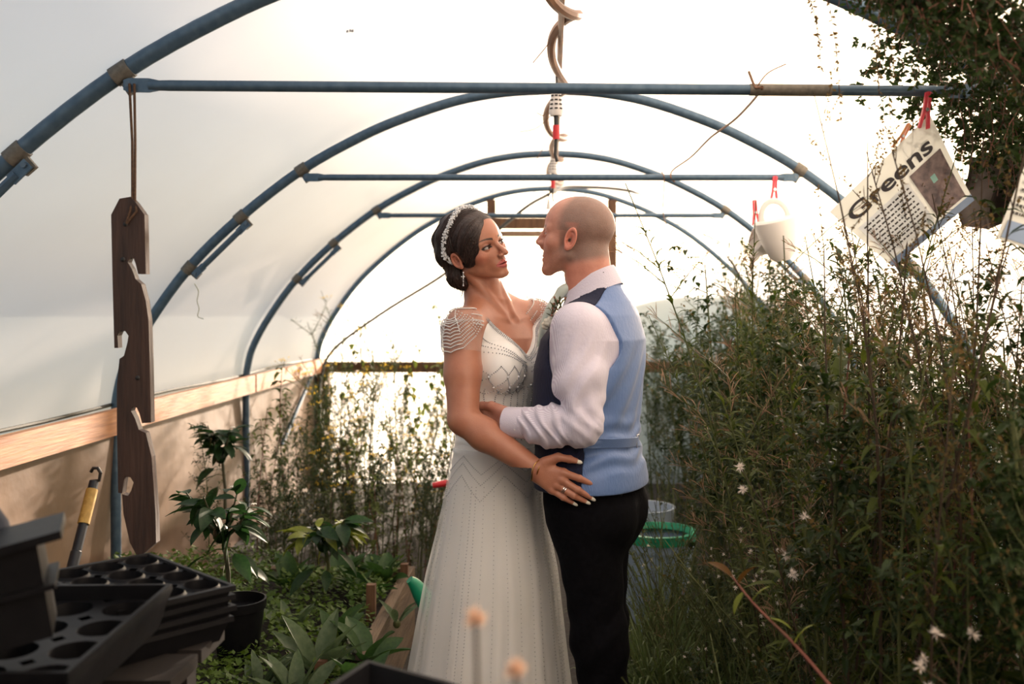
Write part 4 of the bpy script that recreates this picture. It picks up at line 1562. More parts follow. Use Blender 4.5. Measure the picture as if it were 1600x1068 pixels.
M_PETAL = mat('cream_petal', srgb(236, 232, 218), rough=0.6, trans=0.3)
M_SPRIG = mat('grey_green_sprig', srgb(120, 124, 84), srgb(78, 90, 58), rough=0.7, scale=30, trans=0.2)
M_TWIG = mat('brown_bud', srgb(134, 92, 74), rough=0.8)
rnd = random.Random(21)
bo = P(872, 488, 2.775)
stem = MB().tube([P(862, 506, 2.765), bo, P(879, 468, 2.785)], [0.0022, 0.0025, 0.0012], 6)
BT = part('buttonhole_flower', stem, M_SPRIG, GR)
for i, (a, b) in enumerate(((856, 503), (862, 499), (853, 508))):
    m2 = MB()
    cpt = P(a, b, 2.762 + 0.004 * i)
    for k in range(5):
        an = k * 1.256
        m2.ball(cpt + np.array((0.0055 * math.cos(an), -0.002, 0.0055 * math.sin(an))), (0.008, 0.0045, 0.0075), rotm('Y', math.degrees(-an)), 8, 5)
    part('bloom', m2, M_PETAL, BT)
sp = MB()
tw = MB()
for i in range(64):
    a0 = P(rnd.uniform(860, 884), rnd.uniform(470, 500), 2.768 + rnd.uniform(-.006, .01))
    dv = unit((rnd.uniform(-.7, .7), rnd.uniform(-.8, .1), rnd.uniform(-.2, 1)))
    L_ = rnd.uniform(0.014, 0.030)
    sp.tube([a0, a0 + dv * L_ * 0.5 + np.array((0, 0, .002)), a0 + dv * L_], [0.0009, 0.0036, 0.0004], 5, flat=0.4)
    if i % 4 == 0:
        tw.ball(a0 + dv * L_ * 0.8, (0.0032, 0.0032, 0.0042), n=6, m=4)
part('sprig_leaves', sp, M_SPRIG, BT, kind='stuff')
part('buds', tw, M_TWIG, BT, kind='stuff')

# ---------------------------------------------------------------- things in the tunnel
rnd = random.Random(5)
M_BLACK = mat('black_plastic', (0.005, 0.005, 0.006), (0.008, 0.008, 0.009), rough=0.4, scale=30, bump=0.05, spec=0.10)
M_CORD = mat('hemp_cord', srgb(96, 70, 50), srgb(60, 42, 30), rough=0.9, scale=200)
M_HOSE = mat('brown_hose', srgb(150, 112, 84), srgb(98, 66, 46), rough=0.5, scale=10)
M_CABLE = mat('black_cable', (0.012, 0.012, 0.012), rough=0.5)
M_WIRE = mat('rusty_wire', srgb(120, 84, 58), rough=0.6)
M_WHITEPL = mat('white_plastic', srgb(226, 222, 218), rough=0.45, trans=0.15)
M_REDPL = mat('red_plastic', srgb(188, 30, 40), rough=0.4)
M_PINKPL = mat('pink_plastic', srgb(226, 70, 92), srgb(236, 110, 120), rough=0.4, scale=40, trans=0.35)
M_GREENPL = mat('green_plastic', srgb(12, 132, 96), rough=0.4)
M_YELLOWPL = mat('yellowed_label', srgb(196, 160, 82), srgb(150, 116, 54), rough=0.6, scale=60)
M_BOARD = mat('grey_plank', srgb(112, 92, 70), srgb(66, 52, 40), rough=0.85, scale=6, stretch=(8, 0.8, 8), bump=0.5, bscale=18)
M_DARKWOOD = mat('dark_carved_wood', srgb(70, 48, 38), srgb(38, 26, 21), rough=0.7, scale=8, stretch=(7, 7, 0.7), bump=0.35, bscale=14)

# --- carved plank with hook-shaped cut-outs, hung on a cord from the first crossbar
PLK = [(177, 336), (190, 311), (207, 308), (216, 318), (229, 336), (231, 428), (219, 428), (215, 412), (212, 404), (206, 402), (203, 410), (209, 420), (215, 436), (224, 444),
       (231, 470), (235, 500), (237, 560), (239, 659), (225, 660), (221, 645), (217, 636), (210, 634), (208, 641), (214, 652), (220, 670), (231, 675), (240, 712), (246, 800), (247, 846), (219, 870),
       (206, 845), (196, 800), (194, 770), (203, 773), (208, 765), (212, 752), (207, 744), (198, 743), (194, 769), (188, 768), (186, 668), (186, 600), (190, 560), (197, 555),
       (202, 536), (204, 524), (199, 517), (191, 516), (187, 524), (188, 543), (182, 543), (179, 430)]
D = 2.41
hk = thing('hanging_rack', 'dark carved plank with hooked notches hanging on a cord at the left', 'wall rack', tuple(P(212, 870, D)))
o = [(P(a, b, D)[0], P(a, b, D)[2]) for a, b in PLK]
# split the outline in strips so that the notches stay open
bm_mb = MB().prism(o, 0.024, np.array([(1, 0, 0), (0, 0, 1), (0, 1, 0)], float).T, (0, D, 0))
part('plank', bm_mb, M_DARKWOOD, hk, smooth=False)
for a, b in ((196, 350), (192, 405), (215, 590)):
    q0 = P(a, b, D - 0.0135)
    part('peg_hole', MB().ball(q0, (0.006, 0.003, 0.006), n=10, m=4), M_CABLE, hk)
top = P(206, 134, 2.425)
ro = MB()
for k, x in enumerate((-0.006, 0.006)):
    ro.tube([top + (x, 0, 0.005), P(209, 220, 2.42) + np.array((x * 0.6, 0, 0)), P(210, 312, 2.41) + np.array((x * 0.5, -0.004, 0)), P(203 + 10 * k, 330, 2.396), P(197, 349, 2.394)], 0.0032, 6)
part('cord', ro, M_CORD, hk)

# --- long-handled tool leaning on the left wall
def lerp_pts(a, b, ts):
    return [a + (b - a) * t for t in ts]


tl = thing('tool_handle', 'black tool handle with a hooked tip and yellow label leaning on the wall', 'garden tool', tuple(P(88, 990, 3.35)))
a, b = P(147, 752, 3.62), P(78, 1025, 3.30)
part('shaft', MB().tube(lerp_pts(a, b, (0, 0.42, 0.425, 0.6, 0.605, 1.0)), [0.0165, 0.0165, 0.019, 0.019, 0.0165, 0.0165], 12), mat('blue_black_grip', srgb(16, 24, 34), rough=0.5), tl)
part('label_sleeve', MB().tube(lerp_pts(a, b, (0.05, 0.26)), 0.0205, 14), M_YELLOWPL, tl)
part('hook', MB().tube([P(141, 752, 3.62), P(155, 750, 3.62), P(157, 738, 3.62), P(153, 731, 3.62), P(146, 731, 3.62), P(142, 737, 3.62)], 0.0065, 8), M_CABLE, tl)

# --- ridge line: a thin pole with a brown hose twisted round it
ridge = single('ridge_pole', MB().tube([(0.032, 0.3, 2.285), (0.032, 7.8, 2.285)], 0.011, 8), M_HOSE, 'straight brown pole running under the ridge of the tunnel', 'pole')
hp = []
for t in np.linspace(0, 1, 190):
    y = 2.2 + 4.9 * t
    ph = y * 6.4 + 0.8 * math.sin(y * 2.3)
    r = 0.042 + 0.014 * math.sin(y * 3.1)
    hp.append((0.032 + r * math.cos(ph), y, 2.262 + 0.8 * r * math.sin(ph)))
single('twisted_hose', MB().tube(hp, 0.0145, 8), M_HOSE, 'brown hose wound in loose coils around the ridge pole overhead', 'hose')
for k, (pts, r, lb) in enumerate((
        ([P(884, 5, 3.05), P(862, 60, 3.2), P(833, 98, 3.3)], 0.0016, 'thin brown tendril hanging from the ridge nearest the camera'),
        ([P(868, 138, 3.9), P(852, 178, 3.95), P(838, 176, 3.95)], 0.0016, 'thin curled brown tendril beside the larger hanging lamp'),
        ([P(864, 178, 4.3), P(838, 200, 4.35), P(812, 206, 4.4)], 0.0018, 'dark tendril ending left of the larger hanging lamp'),
        ([P(862, 205, 5.0), P(848, 232, 5.0), P(832, 261, 5.05)], 0.0018, 'pale tendril dangling above the second crossbar'))):
    single('tendril', MB().tube(spline(pts, 5), r, 5), M_WIRE, lb, 'tendril', 'tendrils hanging from the ridge')

# --- hanging lamps: slotted white bodies with a red collar below
def lamp(px, py, d, w, h, label, bulb=False):
    c = P(px, py, d)
    k = d / F
    rt = thing('hanging_lamp', label, 'lamp', tuple(c), 'lamps under the ridge')
    W, H = w * k / 2, h * k / 2
    part('cord', MB().tube([c + (0, 0, H * 2.6), c + (0.002, 0, H)], 0.004, 6), M_CABLE, rt)
    part('slotted_shade', MB().lathe([(0.0, H), (W * 0.55, H), (W * 0.62, H * 0.9), (W * 0.95, -H * 0.5), (W, -H * 0.72), (W * 0.8, -H), (0, -H)], 14, c=c), M_WHITEPL, rt)
    for i in range(4):
        for s in (-1, 0, 1):
            z = H * (0.45 - 0.32 * i)
            rr = W * (0.78 + 0.07 * i)
            part('slot', MB().box(c + (rr * math.sin(s * 0.75), -rr * math.cos(s * 0.75), z), (W * 0.42, W * 0.12, H * 0.11), rotm('Z', math.degrees(s * 0.75))), M_CABLE, rt, smooth=False)
    part('neck', MB().tube([c + (0, 0, -H), c + (0.001, 0, -H * 1.75)], W * 0.34, 8), M_CABLE, rt)
    part('red_collar', MB().tube([c + (0, 0, -H * 1.7), c + (0, 0, -H * 2.75)], [W * 0.46, W * 0.5], 10), M_REDPL, rt)
    part('plug', MB().tube([c + (0, 0, -H * 2.7), c + (-0.003, 0, -H * 3.9), c + (0.004, 0, -H * 4.4)], W * 0.22, 8), M_CABLE, rt)


lamp(869, 160, 3.55, 23, 42, 'larger slotted white lamp hanging below the nearest crossbar')
lamp(864, 258, 5.55, 14, 26, 'smaller slotted white lamp hanging above the second crossbar')
bl = thing('hanging_bulb', 'small pale cone-shaped bulb hanging between the two heads', 'bulb', tuple(P(857, 335, 6.3)))
part('cone', MB().lathe([(0.006, 0.05), (0.010, 0.03), (0.018, -0.02), (0.0, -0.024)], 12, c=P(857, 322, 6.3)), M_WHITEPL, bl)
part('cord', MB().tube([P(860, 290, 6.3), P(857, 312, 6.3)], 0.004, 6), M_CABLE, bl)

# --- cables
for nm, pts, r, m_, lb, ct in (
        ('power_cable', [P(858, 303, 6.2), P(820, 325, 6.6), P(760, 375, 7.0), P(690, 431, 7.4), P(600, 487, 7.7), P(522, 545, 7.7), P(502, 590, 7.6), P(500, 640, 7.55), P(512, 690, 7.5)], 0.012, M_CABLE, 'black cable sloping from the ridge down to the left end corner', 'cable'),
        ('power_cable', [P(862, 300, 6.2), P(900, 292, 6.7), P(1000, 302, 7.2), P(1090, 347, 7.5), P(1130, 390, 7.6), P(1165, 450, 7.7), P(1190, 520, 7.7)], 0.012, M_CABLE, 'black cable curving to the right under the farthest hoop', 'cable'),
        ('tie_wire', [P(1170, 112, 2.44), P(1180, 136, 2.42), P(1190, 140, 2.43), P(1150, 185, 2.9), P(1110, 215, 3.3), P(1080, 245, 3.8), P(1052, 265, 4.18), P(1048, 276, 4.19), P(1054, 284, 4.21)], 0.0034, M_WIRE, 'brown wire strung from the nearest crossbar to the second one', 'wire'),
        ('tie_wire', [P(1182, 136, 2.42), P(1200, 114, 2.43), P(1228, 100, 2.45)], 0.0018, M_WIRE, 'loose end of brown wire curling above the nearest crossbar', 'wire'),
        ('tie_wire', [P(1034, 268, 4.19), P(1038, 282, 4.19), P(1036, 330, 4.7), P(1043, 360, 5.0)], 0.0026, M_WIRE, 'thin straw-coloured wire dangling from the second crossbar', 'wire'),
        ('string_end', [P(304, 443, 4.2), P(310, 455, 4.2), P(308, 470, 4.2), P(311, 482, 4.2), P(309, 494, 4.2), P(318, 498, 4.2)], 0.0016, mat('green_string', srgb(110, 112, 76), rough=0.9), 'frayed green string hanging from the brace of the second hoop', 'string')):
    single(nm, MB().tube(spline(pts, 6), r, 6), m_, lb, ct)

# --- pegged sheets, grey cloth and white jugs on the right
def peg(px, py, d, lean, label, m_=M_PINKPL, sc=1.0):
    c = P(px, py, d)
    rt = thing('clothes_peg', label, 'peg', tuple(c), 'plastic clothes pegs')
    R_ = rotm('Y', lean)
    k = 0.001 * sc
    for s in (-1, 1):
        part('jaw', MB().prism([(s * 1 * k, 36 * k), (s * 6 * k, 34 * k), (s * 6.5 * k, 0), (s * 11 * k, -34 * k), (s * 6 * k, -36 * k), (s * 1 * k, -4 * k)][::s], 0.009 * sc, R_ @ np.array([(1, 0, 0), (0, 0, 1), (0, 1, 0)], float).T, c), m_, rt, smooth=False)
    part('spring', MB().tube([c + R_ @ np.array((0, -0.008 * sc, 0)), c + R_ @ np.array((0, 0.008 * sc, 0))], 0.004 * sc, 8), M_SILVER, rt)


peg(1447, 172, 2.405, 8, 'red peg holding the top corner of the printed sheet', sc=1.25)
peg(1210, 296, 4.185, 3, 'pink peg on the second crossbar above the white jug', sc=1.6)
peg(1180, 332, 4.17, -4, 'pink peg clipped to the rim behind the white jug', sc=1.5)
peg(1410, 213, 2.46, 30, 'yellow and pink peg at the upper edge of the printed sheet', mat('faded_yellow_plastic', srgb(226, 190, 110), srgb(232, 140, 140), rough=0.4, scale=60, trans=0.3))

M_PAPER = mat('laminated_paper', srgb(214, 216, 208), rough=0.25, trans=0.3, coat=0.5)
M_INK = mat('black_ink', (0.02, 0.018, 0.02), rough=0.5)
M_PHOTO = mat('printed_photo', srgb(128, 104, 100), srgb(64, 46, 50), rough=0.3, scale=55, detail=8, contrast=1.5)
M_BLUEPRINT = mat('printed_blue_band', srgb(118, 140, 170), rough=0.3)


def text_mesh(s, size, name):
    cu = bpy.data.curves.new(name, 'FONT')
    cu.body = s
    cu.size = size
    cu.extrude = 0.0002
    cu.offset = size * 0.022
    ob = bpy.data.objects.new(name, cu)
    COL.objects.link(ob)
    dg = bpy.context.evaluated_depsgraph_get()
    me = bpy.data.meshes.new_from_object(ob.evaluated_get(dg))
    bpy.data.objects.remove(ob)
    return me


def sheet(name, label, corners):
    """corners: top-left, top-right, bottom-left, bottom-right as (photo x, photo y, distance)"""
    tlc, trc, blc, brc = (P(*c_) for c_ in corners)
    ux, uy = unit(trc - tlc), tlc - blc
    uy = unit(uy - ux * (ux @ uy))
    nn = np.cross(ux, uy)
    rt = thing(name, label, 'sheet', tuple(blc), 'laminated sheets pegged up at the right')

    def B(a_, b_, lift=0.0):
        return (blc * (1 - a_) + brc * a_) * (1 - b_) + (tlc * (1 - a_) + trc * a_) * b_ + nn * (lift + 0.006 * math.sin(a_ * 5.5) * math.sin(b_ * 4.5))
    part('paper', MB().grid(np.array([[B(i / 12, j / 12) for i in range(13)] for j in range(13)])), M_PAPER, rt)

    def patch(nm, x0, y0, x1, y1, m_, lift=0.0022):
        g_ = [[B(x0 + (x1 - x0) * i / 6, y0 + (y1 - y0) * j / 6, lift) for i in range(7)] for j in range(7)]
        return part(nm, MB().grid(np.array(g_)), m_, rt)

    def lines(x0, x1, ytop, n_, pitch, m_=M_INK):
        mb = MB()
        r2 = random.Random(n_)
        for i in range(n_):
            x = x0
            while x < x1 - 0.02:
                wd = r2.uniform(0.015, 0.05)
                y = ytop - pitch * i
                mb.add([B(a_, b_, 0.0034) for a_, b_ in ((x, y), (min(x + wd, x1), y), (min(x + wd, x1), y + pitch * 0.36), (x, y + pitch * 0.36))], [(0, 1, 2, 3)])
                x += wd + 0.012
        return part('small_print', mb, m_, rt, smooth=False, kind='stuff')
    return rt, patch, lines, B


rt, patch, lines, B = sheet('printed_sheet', 'laminated sheet with a bold title and a photo, hung by one corner', [(1296, 331, 2.42), (1452, 179, 2.42), (1395, 417, 2.40), (1522, 313, 2.44)])
patch('print_photo', 0.62, 0.10, 0.95, 0.66, M_PHOTO, 0.0026)
patch('print_band', 0.0, 0.0, 1.0, 0.075, M_BLUEPRINT, 0.0018)
patch('print_panel', 0.05, 0.10, 0.58, 0.62, mat('white_print', srgb(236, 240, 240), rough=0.3), 0.0022)
patch('print_spot', 0.76, 0.42, 0.81, 0.50, mat('teal_spot', srgb(140, 190, 180), rough=0.4), 0.0034)
tm = text_mesh('Greens', 0.085, 'title')
tv_ = [v_.co.copy() for v_ in tm.vertices]
wt, ht = max(v_[0] for v_ in tv_), max(v_[1] for v_ in tv_)
for v_, c_ in zip(tm.vertices, tv_):          # lay the letters on the sheet's curve
    v_.co = Vector(B(0.06 + 0.84 * c_[0] / wt, 0.70 + 0.17 * c_[1] / ht, 0.0030 + c_[2]) - np.array(rt.location))
tm.materials.append(mat('title_ink', srgb(38, 34, 40), rough=0.5))
link('title', tm, rt)
lines(0.08, 0.56, 0.56, 9, 0.050)
rt, patch, lines, B = sheet('printed_sheet', 'laminated sheet with rows of print, cut by the edge of the picture', [(1612, 232, 2.05), (1720, 268, 2.1), (1556, 372, 2.05), (1664, 408, 2.1)])
patch('print_band', 0.05, 0.03, 0.95, 0.22, M_BLUEPRINT)
lines(0.06, 0.95, 0.80, 7, 0.085)
cl = MB()
rows = []
for t in np.linspace(0, 1, 14):
    rows.append([P(1512 + 90 * u_ + 6 * math.sin(6 * t), 235 + 115 * t + 10 * math.sin(u_ * 5), 2.62) + np.array((0, 0.035 * math.sin(u_ * 11 + t * 2), 0)) for u_ in np.linspace(0, 1, 22)])
single('grey_cloth', cl.grid(np.array(rows)), mat('grey_cloth', srgb(108, 98, 92), srgb(70, 62, 58), rough=0.9, scale=12, bump=0.3), 'crumpled grey cloth hanging behind the two pegged sheets', 'cloth')

jug = thing('white_jug', 'white plastic jug hanging by its looped handle from a pink peg', 'jug', tuple(P(1212, 412, 4.15)))
c = P(1216, 366, 4.15)
Mj = rotm('Y', -14) @ rotm('X', 8)
k = 4.15 / F
part('body', MB().lathe([(0.0, -38 * k), (13 * k, -37 * k), (20 * k, -30 * k), (27 * k, -8 * k), (33 * k, 20 * k), (33.5 * k, 27 * k), (30 * k, 30 * k), (0, 31 * k)], 24, Mj, c + np.array((0, 0, -4 * k))), M_WHITEPL, jug)
part('handle', MB().tube([c + Mj @ np.array((-21 * k + 21 * k * (1 - math.cos(a)), 0, 26 * k + 27 * k * math.sin(a))) for a in np.linspace(0, math.pi, 16)], 2.6 * k, 8, flat=1.8), M_WHITEPL, jug)
jug2 = thing('white_jug', 'smaller white jug with a drooping spout behind the hanging jug', 'jug', tuple(P(1182, 412, 4.24)))
c = P(1190, 374, 4.25)
Mj = rotm('Y', 62)
part('body', MB().lathe([(0.0, -20 * k), (20 * k, -18 * k), (25 * k, -6 * k), (23 * k, 10 * k), (19 * k, 12 * k), (22 * k, -4 * k), (0, -15 * k)], 20, rotm('Y', -75) @ rotm('X', 20), c), M_WHITEPL, jug2)
part('spout', MB().tube([P(1188, 390, 4.24), P(1180, 398, 4.24), P(1174, 408, 4.24)], [9 * k, 7.5 * k, 5.5 * k], 12), M_WHITEPL, jug2)

# --- raised bed on the left: boards, pegs, soil
BX, BZ, BY1 = -0.60, 0.31, 4.2
bed = thing('raised_bed', 'timber-sided planting bed left of the bride', 'raised bed', (-1.2, 3.0, 0.0))
for y0_, y1_ in ((2.12, 3.2), (3.21, BY1)):
    part('board', MB().box((BX, (y0_ + y1_) / 2, BZ / 2), (0.042, y1_ - y0_, BZ)), M_BOARD, bed, smooth=False)
part('board', MB().box((-1.21, BY1 + 0.02, BZ / 2), (1.26, 0.04, BZ - 0.01)), M_BOARD, bed, smooth=False)
A = [[(x, y, 0.262 + 0.018 * math.sin(x * 11 + y * 3) * math.sin(y * 8)) for x in np.linspace(-1.83, BX - 0.02, 30)] for y in np.linspace(2.12, BY1, 50)]
part('board', MB().box((-1.21, 2.10, BZ / 2), (1.26, 0.04, BZ - 0.01)), M_BOARD, bed, smooth=False)
part('soil', MB().grid(np.array(A)), M_SOIL, bed)
for px, py, d, w_, h_ in ((580, 912, 3.62, 0.032, 0.16), (502, 1030, 2.95, 0.034, 0.16), (632, 880, 4.1, 0.03, 0.14)):
    q0 = P(px, py, d)
    part('peg', MB().box((q0[0], q0[1], q0[2] - h_ / 2), (w_, 0.03, h_)), M_OLDWOOD, bed, smooth=False)

# --- trays on a bench at the left front
M_BENCH = mat('stained_bench', srgb(32, 25, 20), srgb(18, 14, 12), rough=0.8, scale=6, stretch=(1, 8, 8))
bn = thing('potting_bench', 'dark slatted bench carrying the seed trays', 'bench', (-1.1, 1.6, 0.0))
for i in range(6):
    part('slat', MB().box((-1.13, 1.2 + 0.155 * i, 0.745), (0.92, 0.135, 0.025)), M_BENCH, bn, smooth=False)
for x in (-1.5, -0.74):
    for y in (1.2, 1.98):
        part('leg', MB().box((x, y, 0.366), (0.05, 0.05, 0.732)), M_BENCH, bn, smooth=False)


def cell_tray(w_, l_, h_, nx, ny, r, rim, conv=True):
    """moulded tray: a deck pierced by round cells with walls, inside a raised rim; local origin under its middle"""
    mb = MB()
    cw, cl_ = w_ / nx, l_ / ny
    n_ = 20
    for i in range(nx):
        for j in range(ny):
            cx, cy = -w_ / 2 + cw * (i + .5), -l_ / 2 + cl_ * (j + .5)
            a_ = np.arange(n_) * 2 * math.pi / n_
            cs, sn = np.cos(a_), np.sin(a_)
            m_ = np.maximum(np.abs(cs) / (cw / 2), np.abs(sn) / (cl_ / 2))
            outer = np.c_[cx + cs / m_, cy + sn / m_, np.full(n_, h_)]
            lip0 = np.c_[cx + (r + 0.005) * cs, cy + (r + 0.005) * sn, np.full(n_, h_)]
            lip = np.c_[cx + r * cs, cy + r * sn, np.full(n_, h_ + (0.004 if conv else 0))]
            wall = np.c_[cx + r * 0.78 * cs, cy + r * 0.78 * sn, np.full(n_, 0.004)]
            mid = np.c_[cx + r * 0.2 * cs, cy + r * 0.2 * sn, np.full(n_, 0.002)]
            mb.grid(np.array([outer, lip0, lip, wall, mid]), closed=True)
    # skirt and rim
    def ringr(x, y, z):
        return [(-x, -y, z), (x, -y, z), (x, y, z), (-x, y, z)]
    mb.grid(np.array([ringr(w_ / 2, l_ / 2, h_), ringr(w_ / 2 + .002, l_ / 2 + .002, h_ + rim), ringr(w_ / 2 + .010, l_ / 2 + .010, h_ + rim), ringr(w_ / 2 + .011, l_ / 2 + .011, h_ + rim - .010), ringr(w_ / 2 + .003, l_ / 2 + .003, h_ - .006), ringr(w_ / 2 - .008, l_ / 2 - .008, 0.004)]), closed=True)
    return mb


me6 = cell_tray(0.30, 0.40, 0.055, 3, 4, 0.040, 0.026, False).mesh('tray_deck', M_BLACK)
tr = tag(link('seed_tray', me6, loc=(-0.850, 1.615, 0.822), rot=(0.02, 0.0, 0.03)), 'black pot tray with large round holes and a high rim, front left', 'tray')
me12 = cell_tray(0.225, 0.30, 0.050, 3, 4, 0.0335, 0.004).mesh('tray_deck', M_BLACK)
TRL = ['bottom tray of the tilted stack of black module trays', 'second tray from the bottom of the stacked black module trays', 'third tray up in the stack of black module trays', 'top tray of the stacked black module trays, its round cells open']
for i in range(4):
    tag(link('module_tray', me12, loc=(-0.836 + 0.004 * (i % 2), 1.985, 0.757 + 0.0205 * i), rot=(0.05, 0.03, math.radians(52 + 1.5 * (i % 3)))), TRL[i], 'tray', 'stacked module trays')
# square black pots / crate at the left edge, standing in the front tray
cr = thing('black_crate', 'tall black crate with a slanting rim cut by the left edge', 'crate', tuple(P(40, 1000, 1.52)))
cc = P(5, 930, 1.50)
part('body', MB().box(cc + np.array((-0.005, 0, 0.01)), (0.125, 0.125, 0.15), rotm('Z', 24) @ rotm('Y', -10), 1.05), M_BLACK, cr, smooth=False)
part('rim', MB().box(cc + np.array((0.010, 0, 0.085)), (0.148, 0.148, 0.012), rotm('Z', 24) @ rotm('Y', -12)), M_BLACK, cr, smooth=False)
part('ledge', MB().box(cc + np.array((0.005, 0, 0.012)), (0.140, 0.140, 0.008), rotm('Z', 24) @ rotm('Y', -10)), M_BLACK, cr, smooth=False)
single('grip_strap', MB().tube([P(-30, 770, 1.62), P(2, 815, 1.60), P(16, 858, 1.56)], [0.012, 0.013, 0.012], 8, flat=0.5), mat('navy_rubber', srgb(22, 26, 38), rough=0.6), 'dark blue rubber grip standing in the crate at the left edge', 'handle')

# black trough at the bottom edge, standing on a stool
st = thing('garden_stool', 'low dark stool under the black trough at the bottom edge', 'stool', (-0.26, 1.42, 0.0))
part('seat', MB().box((-0.27, 1.42, 0.755), (0.36, 0.22, 0.03)), M_BENCH, st, smooth=False)
for x in (-0.42, -0.12):
    for y in (1.34, 1.50):
        part('leg', MB().box((x, y, 0.37), (0.035, 0.035, 0.74)), M_BENCH, st, smooth=False)
tq = thing('black_trough', 'plain black plastic trough at the bottom edge in front of the gown', 'trough', (-0.24, 1.42, 0.77))
Rt = rotm('Z', -20) @ rotm('Y', 6.5)
c0 = np.array((-0.215, 1.405, 0.82))
V8 = lambda x, y, z: c0 + Rt @ np.array((x, y, z))
rg = lambda x, y, z: [V8(-x, -y, z), V8(x, -y, z), V8(x, y, z), V8(-x, y, z)]
part('shell', MB().grid(np.array([rg(.06, .03, -.040), rg(.088, .058, .055), rg(.096, .066, .055), rg(.096, .066, .050), rg(.090, .060, .048), rg(.066, .036, -.046)]), closed=True).add(rg(.06, .03, -.040), [(0, 1, 2, 3)]), M_BLACK, tq, smooth=False)

# --- watering can behind the gown, tub with a green lid, red trowel
wc = thing('watering_can', 'green watering can half hidden behind the gown, its spout showing', 'watering can', (-0.30, 3.50, 0.0))
part('body', MB().lathe([(0.0, 0.02), (0.105, 0.02), (0.112, 0.04), (0.105, 0.24), (0.09, 0.27), (0.0, 0.28)], 22, c=(-0.28, 3.52, 0.0)), M_GREENPL, wc)
part('spout', MB().tube(spline([(-0.37, 3.5, 0.07), P(688, 985, 3.46), P(664, 938, 3.44), P(650, 915, 3.43), P(640, 905, 3.42)], 5), np.interp(np.linspace(0, 1, 21), [0, 0.6, 1], [0.036, 0.030, 0.014]), 12), M_GREENPL, wc)
part('handle', MB().tube([(-0.28 + 0.10 * math.sin(a), 3.52, 0.25 + 0.10 * math.cos(a)) for a in np.linspace(-1.3, 1.9, 16)], 0.011, 8), M_GREENPL, wc)
tb = thing('lidded_tub', 'white tub with a green rim standing behind the groom', 'tub', (0.47, 4.35, 0.0))
part('tub', MB().lathe([(0.0, 0.0), (0.125, 0.0), (0.15, 0.36), (0.158, 0.36), (0.158, 0.40), (0.15, 0.40)], 28, c=(0.47, 4.35, 0.0)), mat('blue_white_tub', srgb(132, 150, 170), rough=0.4), tb)
part('green_rim', MB().lathe([(0.145, 0.395), (0.163, 0.395), (0.163, 0.435), (0.150, 0.437), (0.140, 0.41)], 28, c=(0.47, 4.35, 0.0)), M_GREENPL, tb)
bk = thing('pale_bucket', 'pale bucket behind the green-rimmed tub', 'bucket', (0.44, 4.75, 0.0))
part('pail', MB().lathe([(0.0, 0.0), (0.12, 0.0), (0.15, 0.44), (0.156, 0.45), (0.146, 0.45), (0.118, 0.02), (0, 0.02)], 26, c=(0.44, 4.78, 0.0)), mat('pale_blue_plastic', srgb(156, 170, 186), rough=0.5), bk)
part('handle', MB().tube([(0.44 + 0.152 * math.cos(a), 4.78 - 0.03 * math.sin(a), 0.45 - 0.10 * math.sin(a)) for a in np.linspace(0, math.pi, 14)], 0.004, 6), M_SILVER, bk)
tw_ = thing('hand_trowel', 'red-handled trowel pushed into the soil left of the bride', 'trowel', tuple(P(690, 800, 4.6)))
a, b = P(676, 758, 4.6), P(712, 752, 4.62)
part('grip', MB().tube([a, a * 0.5 + b * 0.5, b], [0.013, 0.016, 0.011], 10), M_REDPL, tw_)
part('blade', MB().tube([b, P(735, 775, 4.63), (P(745, 850, 4.64)[0], 4.64, 0.0)], [0.005, 0.006, 0.018], 8, flat=0.4), M_STEEL, tw_)

# neighbouring shelter outside, seen through the end wall
M_SHEET = mat('teal_sheeting', srgb(120, 168, 172), srgb(168, 196, 196), rough=0.5, scale=2, stretch=(0.3, 0.3, 8))
sl = thing('outside_shelter', 'low teal sheeted shelter standing outside beyond the end wall', 'shelter', (2.2, 9.4, 0.0))
def shelter_h(x):
    return 1.43 + 0.34 * math.sin(min(1.0, max(0.0, (x - 0.62) / 0.9)) * 1.57)


rows = []
for x in np.linspace(0.62, 4.2, 26):
    rows.append([(x, 8.35 + 1.1 * (1 - math.cos(a)), shelter_h(x) * math.sin(a) ** 0.55 + 0.010 * math.sin(a * 60)) for a in np.linspace(0.0, math.pi, 70)])
part('sheeting', MB().grid(np.array(rows)), M_SHEET, sl)
for x in (0.64, 2.4, 4.18):
    part('hoop', MB().tube([(x, 8.33 + 1.12 * (1 - math.cos(a)), (shelter_h(x) + 0.02) * max(0.0, math.sin(a)) ** 0.55) for a in np.linspace(0, math.pi, 24)], 0.02, 8), M_STEEL, sl)

# marks printed on the film overhead
pm = text_mesh('696', 0.016, 'film_print')
pm.materials.append(M_INK)
po = link('film_print', pm, bpy.data.objects['ceiling'])
po.location = (-0.606, 2.94, 2.222)
po.rotation_euler = (math.radians(62), 0, math.radians(-12))

# ---------------------------------------------------------------- plants
def leafmat(name, a, b, trans=0.35, scale=6, k=0.32):
    a, b = ([k * v_ for v_ in srgb(*c_)[:3]] for c_ in (a, b))
    return mat(name, a, b, rough=0.55, scale=scale, trans=trans, spec=0.35)


